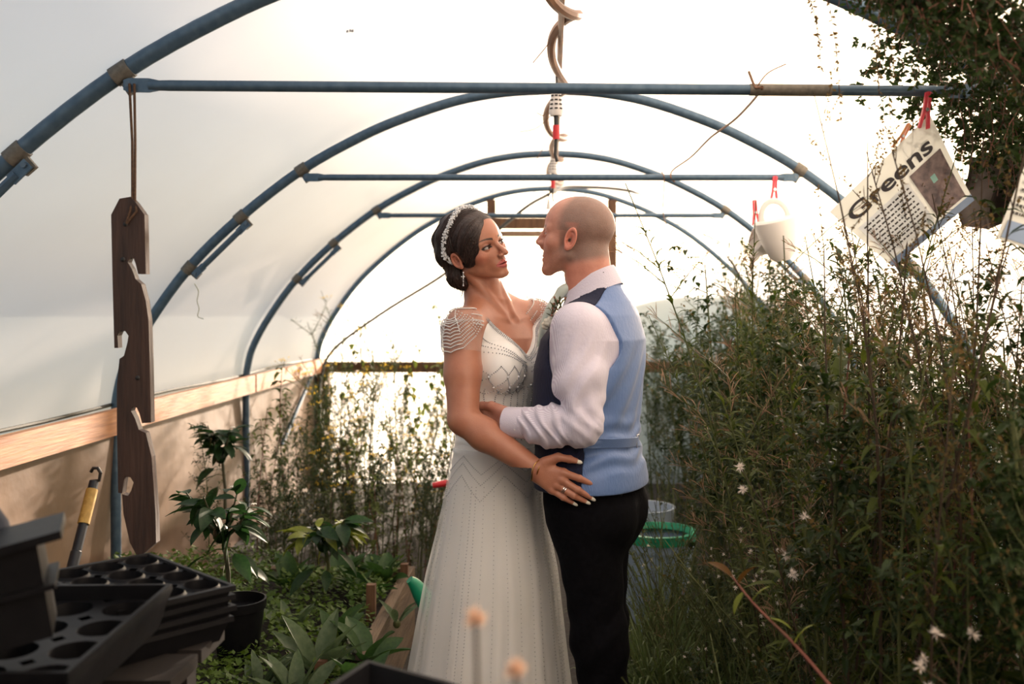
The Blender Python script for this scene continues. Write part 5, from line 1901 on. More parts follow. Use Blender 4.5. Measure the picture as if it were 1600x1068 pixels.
M_L_DARK = leafmat('dark_weed_leaf', (48, 72, 32), (76, 102, 42), 0.45, k=0.42)
M_L_OLIVE = leafmat('olive_weed_leaf', (82, 102, 36), (116, 126, 48), 0.5, k=0.55)
M_L_BRIGHT = leafmat('bright_cress_leaf', (76, 112, 34), (120, 148, 52), k=0.55)
M_L_PEPPER = leafmat('pepper_leaf', (40, 78, 40), (66, 104, 50), 0.35, 12, k=0.4)
M_L_YELLOW = leafmat('yellow_green_leaf', (128, 146, 48), (160, 166, 66), 0.4, 12, k=0.6)
M_L_SAGE = leafmat('grey_green_leaf', (92, 118, 78), (126, 146, 104), 0.3, 14, k=0.5)
M_L_SPIN = leafmat('spinach_leaf', (58, 96, 44), (84, 122, 58), 0.35, 14, k=0.5)
M_L_RUST = leafmat('rusty_leaf', (168, 104, 52), (128, 110, 50), 0.4, 20)
M_STEM_G = mat('green_stem', srgb(66, 78, 38), srgb(88, 90, 46), rough=0.7, scale=12, trans=0.15)
M_STEM_B = mat('dry_stem', srgb(76, 60, 40), srgb(52, 40, 30), rough=0.8, scale=12, trans=0.15)
M_STEM_R = mat('reddish_stem', srgb(116, 62, 52), srgb(92, 66, 46), rough=0.7, scale=12)
M_SEED = mat('tan_seed', srgb(118, 94, 54), srgb(84, 72, 38), rough=0.85, scale=20, trans=0.5)
M_POD = mat('straw_pod', srgb(178, 144, 114), srgb(130, 100, 80), rough=0.7, scale=20, trans=0.3)
M_FLUFF = mat('white_fluff', srgb(232, 222, 212), rough=0.95, trans=0.5)
M_YELLOW = mat('yellow_flower', srgb(222, 186, 54), rough=0.7, trans=0.3)
M_PURPLE = mat('violet_flower', srgb(120, 118, 190), rough=0.7, trans=0.3)
M_WHITEFL = mat('white_flower', srgb(236, 234, 224), rough=0.7, trans=0.3)
M_GRASS = leafmat('grass_blade', (92, 118, 60), (132, 148, 84), 0.35, k=0.5)


def leaf(mb, b, d, l_, w_, droop=0.3, up=(0, 0, 1.0)):
    """a folded, drooping leaf blade of 6 faces"""
    d = unit(d)
    s = np.cross(d, up)
    s = s / (np.linalg.norm(s) + 1e-9)
    n_ = np.cross(s, d)
    b = np.asarray(b, float)
    p1 = b + d * l_ * 0.35 + n_ * l_ * 0.04
    p2 = b + d * l_ * 0.70 - n_ * l_ * droop * 0.35
    p3 = b + d * l_ * 0.98 - n_ * l_ * droop
    k = n_ * w_ * 0.18
    mb.add([b, p1 + s * w_ * .5 + k, p1, p1 - s * w_ * .5 + k, p2 + s * w_ * .42 + k, p2, p2 - s * w_ * .42 + k, p3],
           [(0, 2, 1), (0, 3, 2), (1, 2, 5, 4), (2, 3, 6, 5), (4, 5, 7), (5, 6, 7)])


def leaflet(mb, b, d, l_, w_, s=None):
    d = unit(d)
    s = unit(np.cross(d, unit(np.array((rnd.uniform(-1, 1), rnd.uniform(-1, 1), rnd.uniform(-.2, 1)))))) if s is None else s
    b = np.asarray(b, float)
    mb.add([b, b + d * l_ * .45 + s * w_ * .5, b + d * l_, b + d * l_ * .45 - s * w_ * .5], [(0, 1, 2, 3)])


def rdir(el_lo, el_hi):
    a = rnd.uniform(0, 2 * math.pi)
    e = rnd.uniform(el_lo, el_hi)
    return np.array((math.cos(a) * math.cos(e), math.sin(a) * math.cos(e), math.sin(e)))


def stalk(h_, bend, n=9):
    a = rnd.uniform(0, 6.28)
    t = np.linspace(0, 1, n)
    w1, w2 = rnd.uniform(-.02, .02), rnd.uniform(-.02, .02)
    return np.c_[math.cos(a) * bend * h_ * t ** 2 + w1 * np.sin(t * 7), math.sin(a) * bend * h_ * t ** 2 + w2 * np.sin(t * 6), h_ * t]


def along(p, t):
    f = t * (len(p) - 1)
    i = min(int(f), len(p) - 2)
    return p[i] + (p[i + 1] - p[i]) * (f - i)


def bushy(h_, dens=1.0):
    """upright weed, many side shoots with small leaves and seedy tips"""
    st, lf, sd = MB(), MB(), MB()
    m = stalk(h_, 0.06)
    st.tube(m, np.linspace(0.006, 0.002, len(m)), 5)
    for i in range(int(24 * dens)):
        t = rnd.uniform(0.12, 0.98)
        b = along(m, t)
        L_ = h_ * rnd.uniform(0.12, 0.26) * (1.15 - 0.7 * t)
        d = rdir(0.5, 1.1)
        tip = b + d * L_ + np.array((0, 0, 0.2 * L_))
        sp = [b, b + d * L_ * 0.5, tip]
        st.tube(sp, [0.0022, 0.0016, 0.0008], 3, caps=False)
        for k in range(int(15 * dens)):
            u_ = rnd.uniform(0.15, 1)
            q_ = b + (tip - b) * u_
            leaf(lf, q_, rdir(-0.3, 0.9), rnd.uniform(0.026, 0.052), rnd.uniform(0.010, 0.017), 0.3)
        for k in range(5):
            q_ = b + (tip - b) * rnd.uniform(0.7, 1.08)
            leaflet(sd, q_, rdir(0, 1.4), 0.012, 0.007)
    for k in range(int(22 * dens)):
        leaf(lf, along(m, rnd.uniform(0.1, 1)), rdir(-0.2, 0.8), rnd.uniform(0.03, 0.06), rnd.uniform(0.010, 0.018), 0.4)
    return [('stem', st, M_STEM_G), ('foliage', lf, M_L_DARK), ('seed_heads', sd, M_SEED)]


def podded(h_):
    """tall slender weed with narrow leaves and long thin pods"""
    st, lf, sd = MB(), MB(), MB()
    m = stalk(h_, 0.14)
    st.tube(m, np.linspace(0.005, 0.0015, len(m)), 5)
    for i in range(120):
        t = rnd.uniform(0.05, 0.92)
        leaf(lf, along(m, t), rdir(0.2, 1.1), rnd.uniform(0.04, 0.075), rnd.uniform(0.007, 0.012), 0.3)
    for i in range(8):
        t = rnd.uniform(0.35, 0.98)
        b = along(m, t)
        L_ = rnd.uniform(0.12, 0.32)
        d = rdir(0.4, 1.1)
        tip = b + d * L_
        st.tube([b, b + d * L_ * .5 + np.array((0, 0, .01)), tip], [0.002, 0.0016, 0.0008], 3, caps=False)
        for k in range(11):
            q_ = b + (tip - b) * rnd.uniform(0.3, 1)
            dd = unit(d + rdir(-0.3, 0.9) * 0.9)
            pl = rnd.uniform(0.03, 0.06)
            sd.tube([q_, q_ + dd * pl * .6 + np.array((0, 0, .003)), q_ + dd * pl], [0.0006, 0.0013, 0.0003], 3, caps=False)
        for k in range(3):
            leaf(lf, b + (tip - b) * rnd.uniform(0, .5), rdir(0.2, 1), 0.04, 0.007, .3)
    return [('stem', st, M_STEM_G), ('foliage', lf, M_L_OLIVE), ('seed_pods', sd, M_POD)]


def seedy(h_):
    """dry stalk carrying tassels of small seed clusters"""
    st, lf, sd = MB(), MB(), MB()
    m = stalk(h_, 0.10)
    st.tube(m, np.linspace(0.006, 0.0015, len(m)), 5)
    for i in range(15):
        t = rnd.uniform(0.35, 1.0)
        b = along(m, t)
        L_ = rnd.uniform(0.08, 0.26) * (1.3 - 0.6 * t)
        d = rdir(0.7, 1.3)
        tip = b + d * L_
        st.tube([b, tip], [0.0015, 0.0007], 3, caps=False)
        for k in range(26):
            q_ = b + (tip - b) * rnd.uniform(0.2, 1.05) + np.array([rnd.uniform(-.006, .006) for _ in range(3)])
            leaflet(sd, q_, rdir(-.5, 1.2), rnd.uniform(0.006, 0.012), rnd.uniform(0.005, 0.008))
    for i in range(46):
        leaf(lf, along(m, rnd.uniform(0.03, 0.75)), rdir(-0.3, 0.9), rnd.uniform(0.05, 0.10), rnd.uniform(0.012, 0.022), 0.5)
    return [('stem', st, M_STEM_B), ('foliage', lf, M_L_OLIVE), ('seed_heads', sd, M_SEED)]


def fluffy(h_):
    """thistle-like stalk with white down"""
    st, lf, fl = MB(), MB(), MB()
    m = stalk(h_, 0.12)
    st.tube(m, np.linspace(0.004, 0.0015, len(m)), 5)
    for i in range(14):
        leaf(lf, along(m, rnd.uniform(0.05, 0.8)), rdir(0, 0.9), rnd.uniform(0.05, 0.10), rnd.uniform(0.012, 0.02), 0.4)
    for i in range(6):
        b = along(m, rnd.uniform(0.7, 1))
        tip = b + rdir(0.4, 1.3) * rnd.uniform(0.04, 0.14)
        st.tube([b, tip], [0.0014, 0.0009], 3, caps=False)
        for k in range(36):
            d = rdir(-1.2, 1.5)
            leaflet(fl, tip, d, rnd.uniform(0.010, 0.017), 0.0022)
    return [('stem', st, M_STEM_B), ('foliage', lf, M_L_OLIVE), ('down', fl, M_FLUFF)]


def fennel(h_):
    """branching feathery stalks with flat yellow flower heads"""
    st, lf, fl = MB(), MB(), MB()
    m = stalk(h_, 0.18)
    st.tube(m, np.linspace(0.006, 0.002, len(m)), 5)
    for i in range(14):
        t = rnd.uniform(0.2, 0.98)
        b = along(m, t)
        d = rdir(0.5, 1.2)
        L_ = rnd.uniform(0.14, 0.34)
        tip = b + d * L_
        st.tube([b, b + d * L_ * .55 + np.array((0, 0, -.01)), tip], [0.003, 0.002, 0.001], 4, caps=False)
        for k in range(26):
            q_ = b + (tip - b) * rnd.uniform(0.1, 0.85)
            dd = rdir(-0.2, 1.2)
            leaflet(lf, q_, dd, rnd.uniform(0.03, 0.06), 0.0028)
        if rnd.random() < 0.8:
            for k in range(11):
                a = rnd.uniform(0, 6.28)
                r_ = rnd.uniform(0.01, 0.04)
                e = tip + np.array((math.cos(a) * r_, math.sin(a) * r_, 0.035 + rnd.uniform(-.006, .006)))
                st.tube([tip, e], 0.0005, 3, caps=False)
                for q_ in range(4):
                    leaflet(fl, e + np.array([rnd.uniform(-.004, .004) for _ in range(3)]), rdir(0, 1.4), 0.006, 0.005)
    return [('stem', st, M_STEM_G), ('foliage', lf, M_L_DARK), ('flowers', fl, M_YELLOW)]


def broad(h_):
    """weed with toothed broad leaves"""
    st, lf = MB(), MB()
    m = stalk(h_, 0.08)
    st.tube(m, np.linspace(0.006, 0.002, len(m)), 5)
    for i in range(44):
        t = rnd.uniform(0.05, 1)
        leaf(lf, along(m, t), rdir(-0.2, 0.7), rnd.uniform(0.05, 0.09), rnd.uniform(0.022, 0.04), 0.5)
    return [('stem', st, M_STEM_R), ('foliage', lf, M_L_OLIVE)]


def grassy(h_):
    lf = MB()
    for i in range(46):
        d = rdir(0.3, 1.4)
        L_ = h_ * rnd.uniform(0.5, 1.1)
        b = np.array((rnd.uniform(-.05, .05), rnd.uniform(-.05, .05), 0))
        s = unit(np.cross(d, (0, 0, 1.0)))
        pts = [b, b + d * L_ * .4 + np.array((0, 0, .03)), b + d * L_ * .75 + np.array((0, 0, .0)), b + d * L_ + np.array((0, 0, -.25 * L_))]
        w_ = rnd.uniform(0.0018, 0.004)
        lf.add([pts[0] - s * w_, pts[0] + s * w_, pts[1] + s * w_, pts[1] - s * w_, pts[2] + s * w_ * .7, pts[2] - s * w_ * .7, pts[3]],
               [(0, 1, 2, 3), (3, 2, 4, 5), (5, 4, 6)])
    st = MB()
    for i in range(5):
        m = stalk(h_ * 1.5, 0.4, 6)
        st.tube(m, 0.0012, 3, caps=False)
        for k in range(14):
            leaflet(st, along(m, rnd.uniform(.7, 1)), rdir(.2, 1.3), 0.012, 0.003)
    return [('blades', lf, M_GRASS), ('seed_stalks', st, M_STEM_G)]


BANK = {}
HEIGHT = {}
for kind, fn, hs in (('bushy', bushy, (1.25, 1.4, 1.5, 1.1)), ('podded', podded, (1.6, 1.75, 1.9, 1.45)), ('seedy', seedy, (1.7, 1.9, 1.5, 2.05)), ('fluffy', fluffy, (0.85, 1.1, 0.7)),
                     ('fennel', fennel, (1.15, 1.3, 0.95)), ('broad', broad, (0.8, 1.1, 1.3)), ('grassy', grassy, (0.3, 0.4, 0.24))):
    BANK[kind] = []
    HEIGHT[kind] = hs
    for h_ in hs:
        BANK[kind].append([(nm, mb.mesh(kind + '_' + nm, m_, smooth=False)) for nm, mb, m_ in fn(h_)])
INFO = {'bushy': ('leafy_weed', 'weed'), 'podded': ('podded_weed', 'weed'), 'seedy': ('seeding_stalk', 'weed'), 'fluffy': ('downy_weed', 'weed'), 'fennel': ('fennel_plant', 'fennel'), 'broad': ('broad_leaved_weed', 'weed'), 'grassy': ('grass_tuft', 'grass')}


def plant(kind, x, y, label, group, sc=1.0, z=0.0, var=None, lean=0.0, leandir=None):
    nm, ct = INFO[kind]
    vi = rnd.randrange(len(BANK[kind])) if var is None else var
    v_ = BANK[kind][vi]
    sc = min(sc, (on_hoop(min(1.84, abs(x) + 0.18)) - 0.12) / (HEIGHT[kind][vi] * 1.04))
    H = HEIGHT[kind][vi] * sc
    if kind != 'grassy':
        label = ('knee-high ' if H < 0.62 else 'hip-high ' if H < 1.0 else 'chest-high ' if H < 1.38 else 'head-high ') + label
    rt = thing(nm, label, ct, (x, y, z), group)
    a = rnd.uniform(0, 6.28)
    rt.rotation_euler = (lean * rnd.uniform(0.3, 1) if leandir is None else leandir[0], lean * rnd.uniform(-1, 1) if leandir is None else leandir[1], a)
    rt.scale = (sc, sc, sc)
    for pn, me in v_:
        o_ = link(pn, me, rt)
        if pn != 'stem':
            o_['kind'] = 'stuff'
    return rt


def zone(x, y):
    """where it stands, by things one can find"""
    px = px_of(x, y)
    far = 'well back' if y > 5.4 else ('halfway back' if y > 3.3 else 'near the camera')
    if px > 1430:
        w_ = 'at the right edge'
    elif px > 1290:
        w_ = 'under the printed sheet'
    elif px > 1150:
        w_ = 'under the white jug'
    elif px > 900:
        w_ = 'just right of the groom'
    elif px > 740:
        w_ = 'between the couple'
    elif px > 560:
        w_ = 'left of the bride'
    else:
        w_ = 'near the left wall'
    return w_ + ', ' + far


def scatter(n_, kind, xr, yr, label, group, scr=(0.85, 1.1), lean=0.1, ok=None):
    k = 0
    while k < n_:
        x, y = rnd.uniform(*xr), rnd.uniform(*yr)
        if ok is not None and not ok(x, y):
            continue
        px = px_of(x, y)
        low = 0.72 + 0.28 * min(1.0, max(0.0, (px - 1040) / 110)) if px > 950 and kind == 'bushy' else 1.0
        plant(kind, x, y, label + ' ' + zone(x, y), group, rnd.uniform(*scr) * low, lean=lean)
        k += 1


def px_of(x, y):
    return VX + x * F / y


rnd.seed(11)
# thicket down the right side
free = lambda x, y: not (0.24 < x < 0.68 and 4.1 < y < 5.0)
scatter(95, 'bushy', (0.55, 1.72), (3.5, 7.5), 'dark leafy weed', 'leafy weeds on the right', (0.95, 1.3), ok=lambda x, y: px_of(x, y) > 1008 and free(x, y))
scatter(36, 'podded', (0.7, 1.65), (3.0, 6.0), 'tall weed with thin straw pods', 'podded weeds on the right', (0.85, 1.1), 0.15, ok=lambda x, y: px_of(x, y) > 1110)
scatter(48, 'podded', (0.62, 1.5), (1.75, 3.2), 'slender leaning weed with pods', 'podded weeds on the right', (0.7, 0.98), 0.16, ok=lambda x, y: px_of(x, y) > 1200)
scatter(56, 'seedy', (0.62, 1.6), (1.5, 3.8), 'dry brown stalk with seed tassels', 'seeding stalks on the right', (0.75, 1.0), 0.10, ok=lambda x, y: px_of(x, y) > 1280)
scatter(48, 'bushy', (0.62, 1.6), (1.6, 3.5), 'bushy green weed', 'bushy weeds on the right', (0.85, 1.25), 0.1, ok=lambda x, y: px_of(x, y) > 1250)
scatter(20, 'broad', (0.6, 1.5), (1.5, 4.0), 'broad-leaved weed', 'broad-leaved weeds', (0.7, 1.1), 0.1, ok=lambda x, y: px_of(x, y) > 1210)
scatter(15, 'fluffy', (0.5, 1.3), (1.4, 2.9), 'weed with white downy heads', 'downy weeds', (0.7, 1.05), 0.15, ok=lambda x, y: px_of(x, y) > 1240)
scatter(34, 'grassy', (0.34, 0.9), (2.9, 4.8), 'tuft of pale grass', 'grass tufts by the path', (0.9, 1.5), 0.1, ok=lambda x, y: px_of(x, y) > 1012 and free(x, y))
scatter(22, 'grassy', (0.40, 1.0), (1.9, 3.0), 'tuft of shaded grass', 'grass tufts by the path', (0.9, 1.5), 0.1, ok=lambda x, y: px_of(x, y) > 1100)
scatter(16, 'fluffy', (0.42, 0.85), (2.3, 3.6), 'small downy weed by the path', 'downy weeds', (0.45, 0.75), 0.25, ok=lambda x, y: px_of(x, y) > 1050)
scatter(16, 'podded', (0.46, 0.9), (2.3, 3.8), 'podded weed arching over the path', 'podded weeds on the right', (0.42, 0.62), 0.35, ok=lambda x, y: px_of(x, y) > 1080)
scatter(18, 'bushy', (0.44, 0.95), (2.5, 4.0), 'low bushy weed by the path', 'bushy weeds on the right', (0.35, 0.6), 0.15, ok=lambda x, y: px_of(x, y) > 1090)

scatter(16, 'grassy', (0.28, 0.72), (3.55, 4.05), 'tuft of grass in front of the tub', 'grass tufts by the path', (0.8, 1.2), 0.1)

for k, (x, y) in enumerate(((0.70, 2.05), (0.76, 2.2), (0.83, 2.12), (0.88, 1.98), (0.80, 1.9), (0.92, 2.25), (0.72, 2.28))):
    plant('seedy', x, y, 'seeding stalk crossing in front of the printed sheet', 'stalks in front of the printed sheet', 1.06, var=(1, 3)[k % 2], lean=0.06)

# left side, behind the bed
scatter(16, 'fennel', (-1.35, -0.36), (4.7, 7.3), 'feathery fennel with yellow heads', 'fennel behind the raised bed', (0.8, 1.05), 0.3, ok=lambda x, y: 500 < px_of(x, y) < 720)
scatter(46, 'bushy', (-1.68, -0.3), (4.5, 7.4), 'leafy weed behind the raised bed', 'leafy weeds behind the raised bed', (0.40, 0.68), 0.12, ok=lambda x, y: 420 < px_of(x, y) < 770)
scatter(18, 'bushy', (-1.68, -1.1), (4.35, 5.8), 'low leafy weed behind the pepper', 'leafy weeds behind the raised bed', (0.40, 0.62), 0.1)
scatter(12, 'broad', (-1.72, -1.1), (5.2, 7.4), 'broad-leaved weed by the end corner', 'broad-leaved weeds', (0.6, 0.9), 0.1)
scatter(9, 'bushy', (-0.35, 0.42), (6.7, 7.6), 'leafy weed by the end door', 'leafy weeds by the end door', (0.88, 1.1), 0.05)
scatter(8, 'podded', (-1.5, -0.4), (5.6, 7.3), 'thin podded weed against the end wall', 'podded weeds at the end wall', (0.7, 0.85), 0.15, ok=lambda x, y: 500 < px_of(x, y) < 720)
scatter(8, 'fluffy', (-1.2, -0.4), (4.4, 5.6), 'downy-headed weed among the fennel', 'downy weeds', (0.8, 1.1), 0.2)
scatter(14, 'broad', (-1.0, -0.3), (4.28, 5.4), 'broad-leaved weed behind the bed', 'broad-leaved weeds', (0.4, 0.7), 0.15)

# overgrowth hanging on the nearest hoop at the top right
cl = thing('climbing_vine', 'dark small-leaved vine smothering the nearest hoop at the top right', 'vine', (1.5, 2.3, 1.8))
lf, st = MB(), MB()
hi = [i for i in range(len(HALF)) if 0.80 < HALF[i][0] < 1.80 and HALF[i][1] > 1.2]
for i in hi:
    p0 = np.array((HALF[i][0], 2.45, HALF[i][1]))
    fill = np.clip((p0[0] - 0.78) / 0.35, 0, 1)
    inn = unit(np.array((-p0[0] * 0.55, 0, -0.8)))
    for k in range(int(110 * fill)):
        b = p0 + inn * (0.01 + 0.13 * rnd.random() ** 1.5) + np.array((0, rnd.uniform(-.22, .15), 0))
        L_ = rnd.uniform(0.04, 0.13) * (0.5 + fill)
        tip = b + np.array((rnd.uniform(-.3, .25) * L_, rnd.uniform(-.3, .3) * L_, -L_ * rnd.uniform(-.2, 1)))
        st.tube([b, (b + tip) / 2 + np.array((0, 0, .01)), tip], 0.0011, 3, caps=False)
        for q_ in range(12):
            leaflet(lf, b + (tip - b) * rnd.uniform(0, 1), rdir(-1.0, 0.5), rnd.uniform(0.012, 0.024), rnd.uniform(0.008, 0.013))
cnt = 0
while cnt < 1150:       # sprays hanging down into the corner from the film
    x, y = rnd.uniform(0.62, 1.3), rnd.uniform(1.85, 2.4)
    z = rnd.uniform(1.55, 2.2)
    if z > on_hoop(x) - 0.03 or VY - (z - CZ) * F / y > (px_of(x, y) - 1365) * 0.52 or px_of(x, y) > 1660:
        continue
    cnt += 1
    b = np.array((x, y, z))
    tip = b + np.array((rnd.uniform(-.03, .05), rnd.uniform(-.03, .03), rnd.uniform(-.07, .04)))
    st.tube([b, tip], 0.0009, 3, caps=False)
    for q_ in range(9):
        leaflet(lf, b + (tip - b) * rnd.uniform(0, 1), rdir(-1.0, 0.5), rnd.uniform(0.012, 0.022), rnd.uniform(0.007, 0.012))
part('stems', st, M_STEM_R, cl, smooth=False, kind='stuff')
part('foliage', lf, M_L_DARK, cl, smooth=False, kind='stuff')
# thin seeding twigs hanging down in front of the bright film
for px, d, y0, y1 in ((1262, 2.3, -20, 110), (1292, 2.2, -20, 190), (1352, 2.1, -20, 150), (1376, 2.3, 20, 120)):
    st, lf = MB(), MB()
    a, b = P(px, y0, d), P(px + 22, y1, d)
    m = spline([a, (a + b) / 2 + np.array((0.006, 0, 0)), b], 6)
    st.tube(m, 0.0012, 3, caps=False)
    for k in range(60):
        leaflet(lf, along(m, rnd.uniform(0, 1)), rdir(-1.2, .6), rnd.uniform(.008, .016), rnd.uniform(.005, .008))
    hg = thing('hanging_twig', 'thin seeding twig dangling from above, right of the ridge', 'twig', tuple(b), 'twigs dangling at the top right')
    part('twig', st, M_STEM_B, hg, smooth=False)
    part('seed_heads', lf, M_SEED, hg, smooth=False, kind='stuff')

# --- low carpet of small leaves in the raised bed
lf = MB()
rnd.seed(3)
for k in range(11500):
    x, y = rnd.uniform(-1.80, BX - 0.03), rnd.uniform(2.55, BY1 - 0.02)
    z = 0.268 + 0.05 * (0.5 + 0.5 * math.sin(x * 9 + y * 4) * math.sin(y * 7)) + rnd.uniform(0, 0.055) + 0.05 * (x < -1.1)
    d = rdir(-0.1, 0.9)
    L_ = rnd.uniform(0.014, 0.030)
    leaflet(lf, (x, y, z), d, L_, L_ * 0.75, unit(np.cross(d, (0.1, 0.1, 1.0))))
o_ = link('ground_cover', lf.mesh('ground_cover', M_L_BRIGHT, (-1.2, 3.4, 0.27), smooth=False), loc=(-1.2, 3.4, 0.27))
tag(o_, 'carpet of small bright green leaves filling the raised bed', 'ground cover', kind='stuff')


# --- plants with large leaves: each leaf its own part
def leaf_mesh(name, m_, n=7, wid=0.42, fold=0.16, droop=0.25, tip=1.0):
    mb = MB()
    rows = []
    for i in range(n + 1):
        t = i / n
        w_ = wid * (math.sin(math.pi * t ** 0.85) ** 0.8 if 0 < t < 1 else 0.0) * 0.5 + (0.012 if i == 0 else 0)
        z = 0.08 * math.sin(t * 2.2) - droop * t * t
        rows.append([(t, -w_, z + fold * w_), (t, -w_ * .5, z + fold * w_ * .25), (t, 0, z - 0.01), (t, w_ * .5, z + fold * w_ * .25), (t, w_, z + fold * w_)])
    mb.grid(np.array(rows))
    me = mb.mesh(name, m_)
    return me


LM = {'pepper': leaf_mesh('pepper_leaf', M_L_PEPPER), 'pepper_y': leaf_mesh('pepper_leaf_pale', M_L_YELLOW, wid=0.36), 'spinach': leaf_mesh('spinach_leaf', M_L_SPIN, wid=0.5, fold=0.3, droop=0.12),
      'sage': leaf_mesh('grey_leaf', M_L_SAGE, wid=0.30, fold=0.3, droop=0.12), 'rust': leaf_mesh('rusty_leaf', M_L_RUST, wid=0.45)}


def put_leaf(root, me, b, d, L_, roll=0.0):
    d = unit(d)
    y_ = unit(np.cross((0, 0, 1.0), d)) if abs(d[2]) < 0.98 else np.array((0, 1.0, 0))
    z_ = np.cross(d, y_)
    M_ = Matrix(np.c_[d, y_, z_].tolist()).to_4x4() @ Matrix.Rotation(roll, 4, 'X') @ Matrix.Scale(L_, 4)
    M_.translation = Vector(np.asarray(b) - np.array(root.location))
    o_ = link('leaf', me, root)
    o_.matrix_local = M_
    return o_


def pepper(base, top, label, pale, n_low, seed, spread=0.16):
    rnd.seed(seed)
    rt = thing('pepper_plant', label, 'plant', tuple(base))
    base, top = np.asarray(base, float), np.asarray(top, float)
    st = MB()
    fork = base + (top - base) * 0.62
    st.tube([base, (base + fork) / 2 + np.array((0.006, 0, 0)), fork], [0.008, 0.0075, 0.007], 7)
    tips = []
    for k in range(6):
        a = k * 1.05 + 0.3
        tip = top + np.array((math.cos(a) * spread * rnd.uniform(.5, 1), math.sin(a) * spread * .6, rnd.uniform(-.05, .04)))
        st.tube(spline([fork, (fork + tip) / 2 + np.array((0, 0, -.012)), tip], 4), np.linspace(0.005, 0.0025, 9), 6)
        tips.append(tip)
    part('stem', st, M_STEM_G if pale else mat('dark_stem', srgb(64, 62, 40), rough=0.6), rt)
    for i, tip in enumerate(tips):
        for k in range(9):
            b = tip + (fork - tip) * rnd.uniform(0, 0.6)
            d = unit(np.array((tip[0] - top[0], tip[1] - top[1], 0)) * 6 + rdir(-0.7, 0.5))
            put_leaf(rt, LM['pepper_y' if (pale and rnd.random() < .55) else 'pepper'], b, d, rnd.uniform(0.075, 0.135), rnd.uniform(-.5, .5))
    for k in range(n_low):
        b = base + (fork - base) * rnd.uniform(0.25, 1)
        d = rdir(-0.6, 0.1)
        q_ = b + d * 0.06
        put_leaf(rt, LM['pepper'], q_, unit(d + np.array((0, 0, -.4))), rnd.uniform(0.09, 0.13), rnd.uniform(-.6, .6))
        part('leaf_stalk', MB().tube([b, (b + q_) / 2 + np.array((0, 0, .008)), q_], 0.0016, 4, caps=False), M_STEM_G, rt)
    for k in range(3):
        q_ = tips[k] + rdir(-.2, .4) * 0.02
        mb = MB()
        for a in np.arange(5) * 1.2566:
            leaf(mb, q_, (math.cos(a), math.sin(a) - .4, -.1), 0.012, 0.009, 0.1)
        part('flower', mb, M_WHITEFL, rt)
    part('fruit', MB().ball(fork + (top - fork) * 0.3 + np.array((0.0, -0.02, -0.02)), (0.026, 0.026, 0.032), n=10, m=8), mat('dark_green_pepper', srgb(22, 44, 22), rough=0.25), rt)
    return rt


pot_c = P(372, 935, 3.2)
pt = thing('plant_pot', 'round black pot holding the larger pepper plant', 'pot', (pot_c[0], pot_c[1], 0.27))
zt = pot_c[2]
part('pot', MB().lathe([(0.0, 0.275), (0.062, 0.275), (0.082, zt - 0.03), (0.088, zt - 0.028), (0.089, zt), (0.083, zt + 0.001), (0.078, zt - 0.03), (0.0, zt - 0.032)], 26, c=(pot_c[0], pot_c[1], 0)), M_BLACK, pt)
pepper((pot_c[0] - 0.03, pot_c[1], zt - 0.03), P(345, 775, 3.2), 'large dark pepper plant with small white flowers in a black pot', False, 7, 31, 0.17)
pepper(P(512, 915, 3.75), P(506, 812, 3.75), 'smaller pepper plant with yellowish leaves in the middle of the bed', True, 5, 44, 0.12)
pepper(P(352, 800, 4.55), P(345, 672, 4.6), 'slim dark pepper seedling near the left wall behind the large one', False, 3, 12, 0.09)


def rosette(px, py, d, kind, n_, L_, label, seed, elv=(0.35, 1.15)):
    rnd.seed(seed)
    b = P(px, py, d)
    b[2] = 0.275
    rt = thing('leafy_rosette', label, 'plant', tuple(b), 'leafy crops in the raised bed')
    part('crown', MB().ball(b + np.array((0, 0, 0.005)), (0.014, 0.014, 0.016), n=8, m=5), M_STEM_G, rt)
    for i in range(n_):
        a = i * 2.4 + rnd.uniform(-.3, .3)
        e = rnd.uniform(*elv)
        d_ = np.array((math.cos(a) * math.cos(e), math.sin(a) * math.cos(e), math.sin(e)))
        put_leaf(rt, LM[kind], b + d_ * 0.02, d_, L_ * rnd.uniform(0.7, 1.1), rnd.uniform(-.4, .4))


for px, py, d, kind, n_, L_, lb, sd_ in (
        (498, 1030, 3.02, 'sage', 13, 0.20, 'largest grey-green rosette in the front of the bed', 1),
        (462, 1075, 2.80, 'sage', 10, 0.17, 'grey-green rosette at the bottom edge, left of the wooden peg', 2),
        (566, 1068, 2.86, 'spinach', 8, 0.16, 'broad green rosette right of the front wooden peg', 3),
        (572, 1010, 3.15, 'spinach', 8, 0.17, 'upright spinach plant beside the bed board', 4),
        (520, 955, 3.35, 'spinach', 6, 0.15, 'spinach plant with tall pale leaves behind the grey-green rosette', 5),
        (452, 960, 3.4, 'sage', 6, 0.15, 'small grey-green rosette right of the black pot', 6),
        (560, 900, 3.85, 'spinach', 10, 0.15, 'spinach plant by the middle wooden peg', 7),
        (600, 880, 4.05, 'spinach', 10, 0.16, 'spinach plant at the far corner of the bed', 8),
        (540, 870, 4.08, 'spinach', 9, 0.15, 'spinach plant behind the smaller pepper', 9),
        (455, 880, 4.0, 'spinach', 9, 0.15, 'spinach plant between the two peppers at the back', 10),
        (405, 1050, 2.9, 'sage', 7, 0.15, 'grey-green rosette at the bottom edge beside the tray stack', 13),
        (620, 930, 3.55, 'sage', 6, 0.10, 'little sprig of grey leaves resting on the bed board', 14)):
    rosette(px, py, d, kind, n_, L_, lb, sd_)

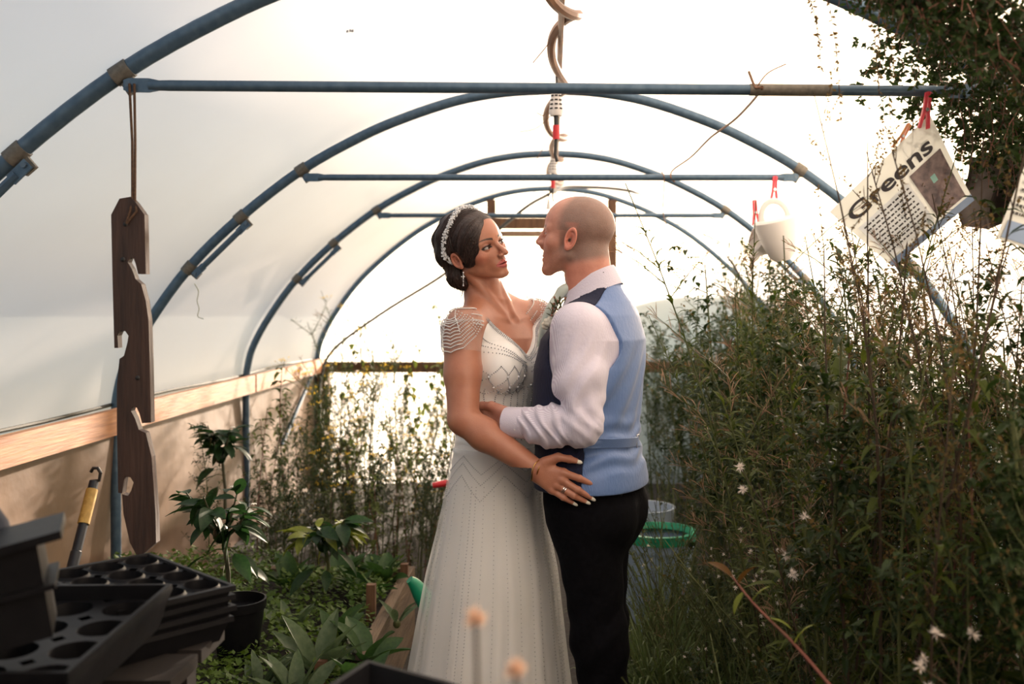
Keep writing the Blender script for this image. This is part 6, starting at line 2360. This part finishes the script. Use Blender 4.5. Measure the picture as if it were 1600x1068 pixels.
# vine leaves on the end wall at the left
rnd.seed(77)
iv = thing('wall_creeper', 'leafy creeper climbing the left end of the back wall', 'vine', (-1.4, 7.7, 0.0))
st, lf = MB(), MB()
for k in range(9):
    x0 = rnd.uniform(-1.75, -0.75)
    h_ = rnd.uniform(0.9, 1.55)
    m = np.array([(x0 + 0.12 * math.sin(t * 4 + k), 7.72 - 0.03 * math.sin(t * 9), h_ * t) for t in np.linspace(0, 1, 14)])
    st.tube(m, 0.004, 4, caps=False)
    for q_ in range(34):
        leaf(lf, along(m, rnd.uniform(.1, 1)), rdir(-.9, .6), rnd.uniform(.04, .08), rnd.uniform(.03, .05), .4)
part('stems', st, M_STEM_B, iv, smooth=False, kind='stuff')
part('foliage', lf, M_L_OLIVE, iv, smooth=False, kind='stuff')

# rusty-leaved bramble at the lower right, pale blossom heads in the near foreground
rnd.seed(9)
br_ = thing('bramble_cane', 'reddish bramble cane with rusty leaves slanting across the lower right', 'bramble', tuple(P(1330, 1100, 1.9)))
m = spline([P(1330, 1110, 1.9), P(1245, 1010, 1.95), P(1180, 945, 2.0), P(1140, 895, 2.05)], 6)
part('cane', MB().tube(m, np.linspace(0.0045, 0.002, len(m)), 6), M_STEM_R, br_)
for t, dx in ((0.95, (-.6, 0, .5)), (0.8, (-.5, -.2, -.7)), (0.7, (.4, -.2, .6)), (0.55, (.6, -.3, -.1)), (0.35, (.3, -.3, .7)), (0.88, (.5, -.2, .8))):
    put_leaf(br_, LM['rust' if rnd.random() < .6 else 'pepper_y'], along(m, t), np.array(dx), rnd.uniform(.05, .08), rnd.uniform(-.5, .5))
for px, py, d, lb in ((743, 966, 0.80, 'blurred pale blossom rising in front of the gown'), (806, 1048, 0.78, 'blurred pinkish blossom at the bottom edge, by the trousers')):
    c = P(px, py, d)
    b = P(px + 6, 1200, d)
    b[2] = 0.0
    fl = thing('pale_blossom', lb, 'flower', tuple(b), 'pale blossoms nearest the camera')
    part('stem', MB().tube(spline([b, (b + c) / 2 + np.array((0.01, 0, 0)), c], 4), 0.0018, 5), M_STEM_B, fl)
    mb = MB()
    for k in range(70):
        leaflet(mb, c, rdir(-.7, 1.5), rnd.uniform(.006, .012), .004)
    part('petals', mb, mat('peach_petal', srgb(222, 190, 164), rough=0.8, trans=0.4), fl, smooth=False, kind='stuff')
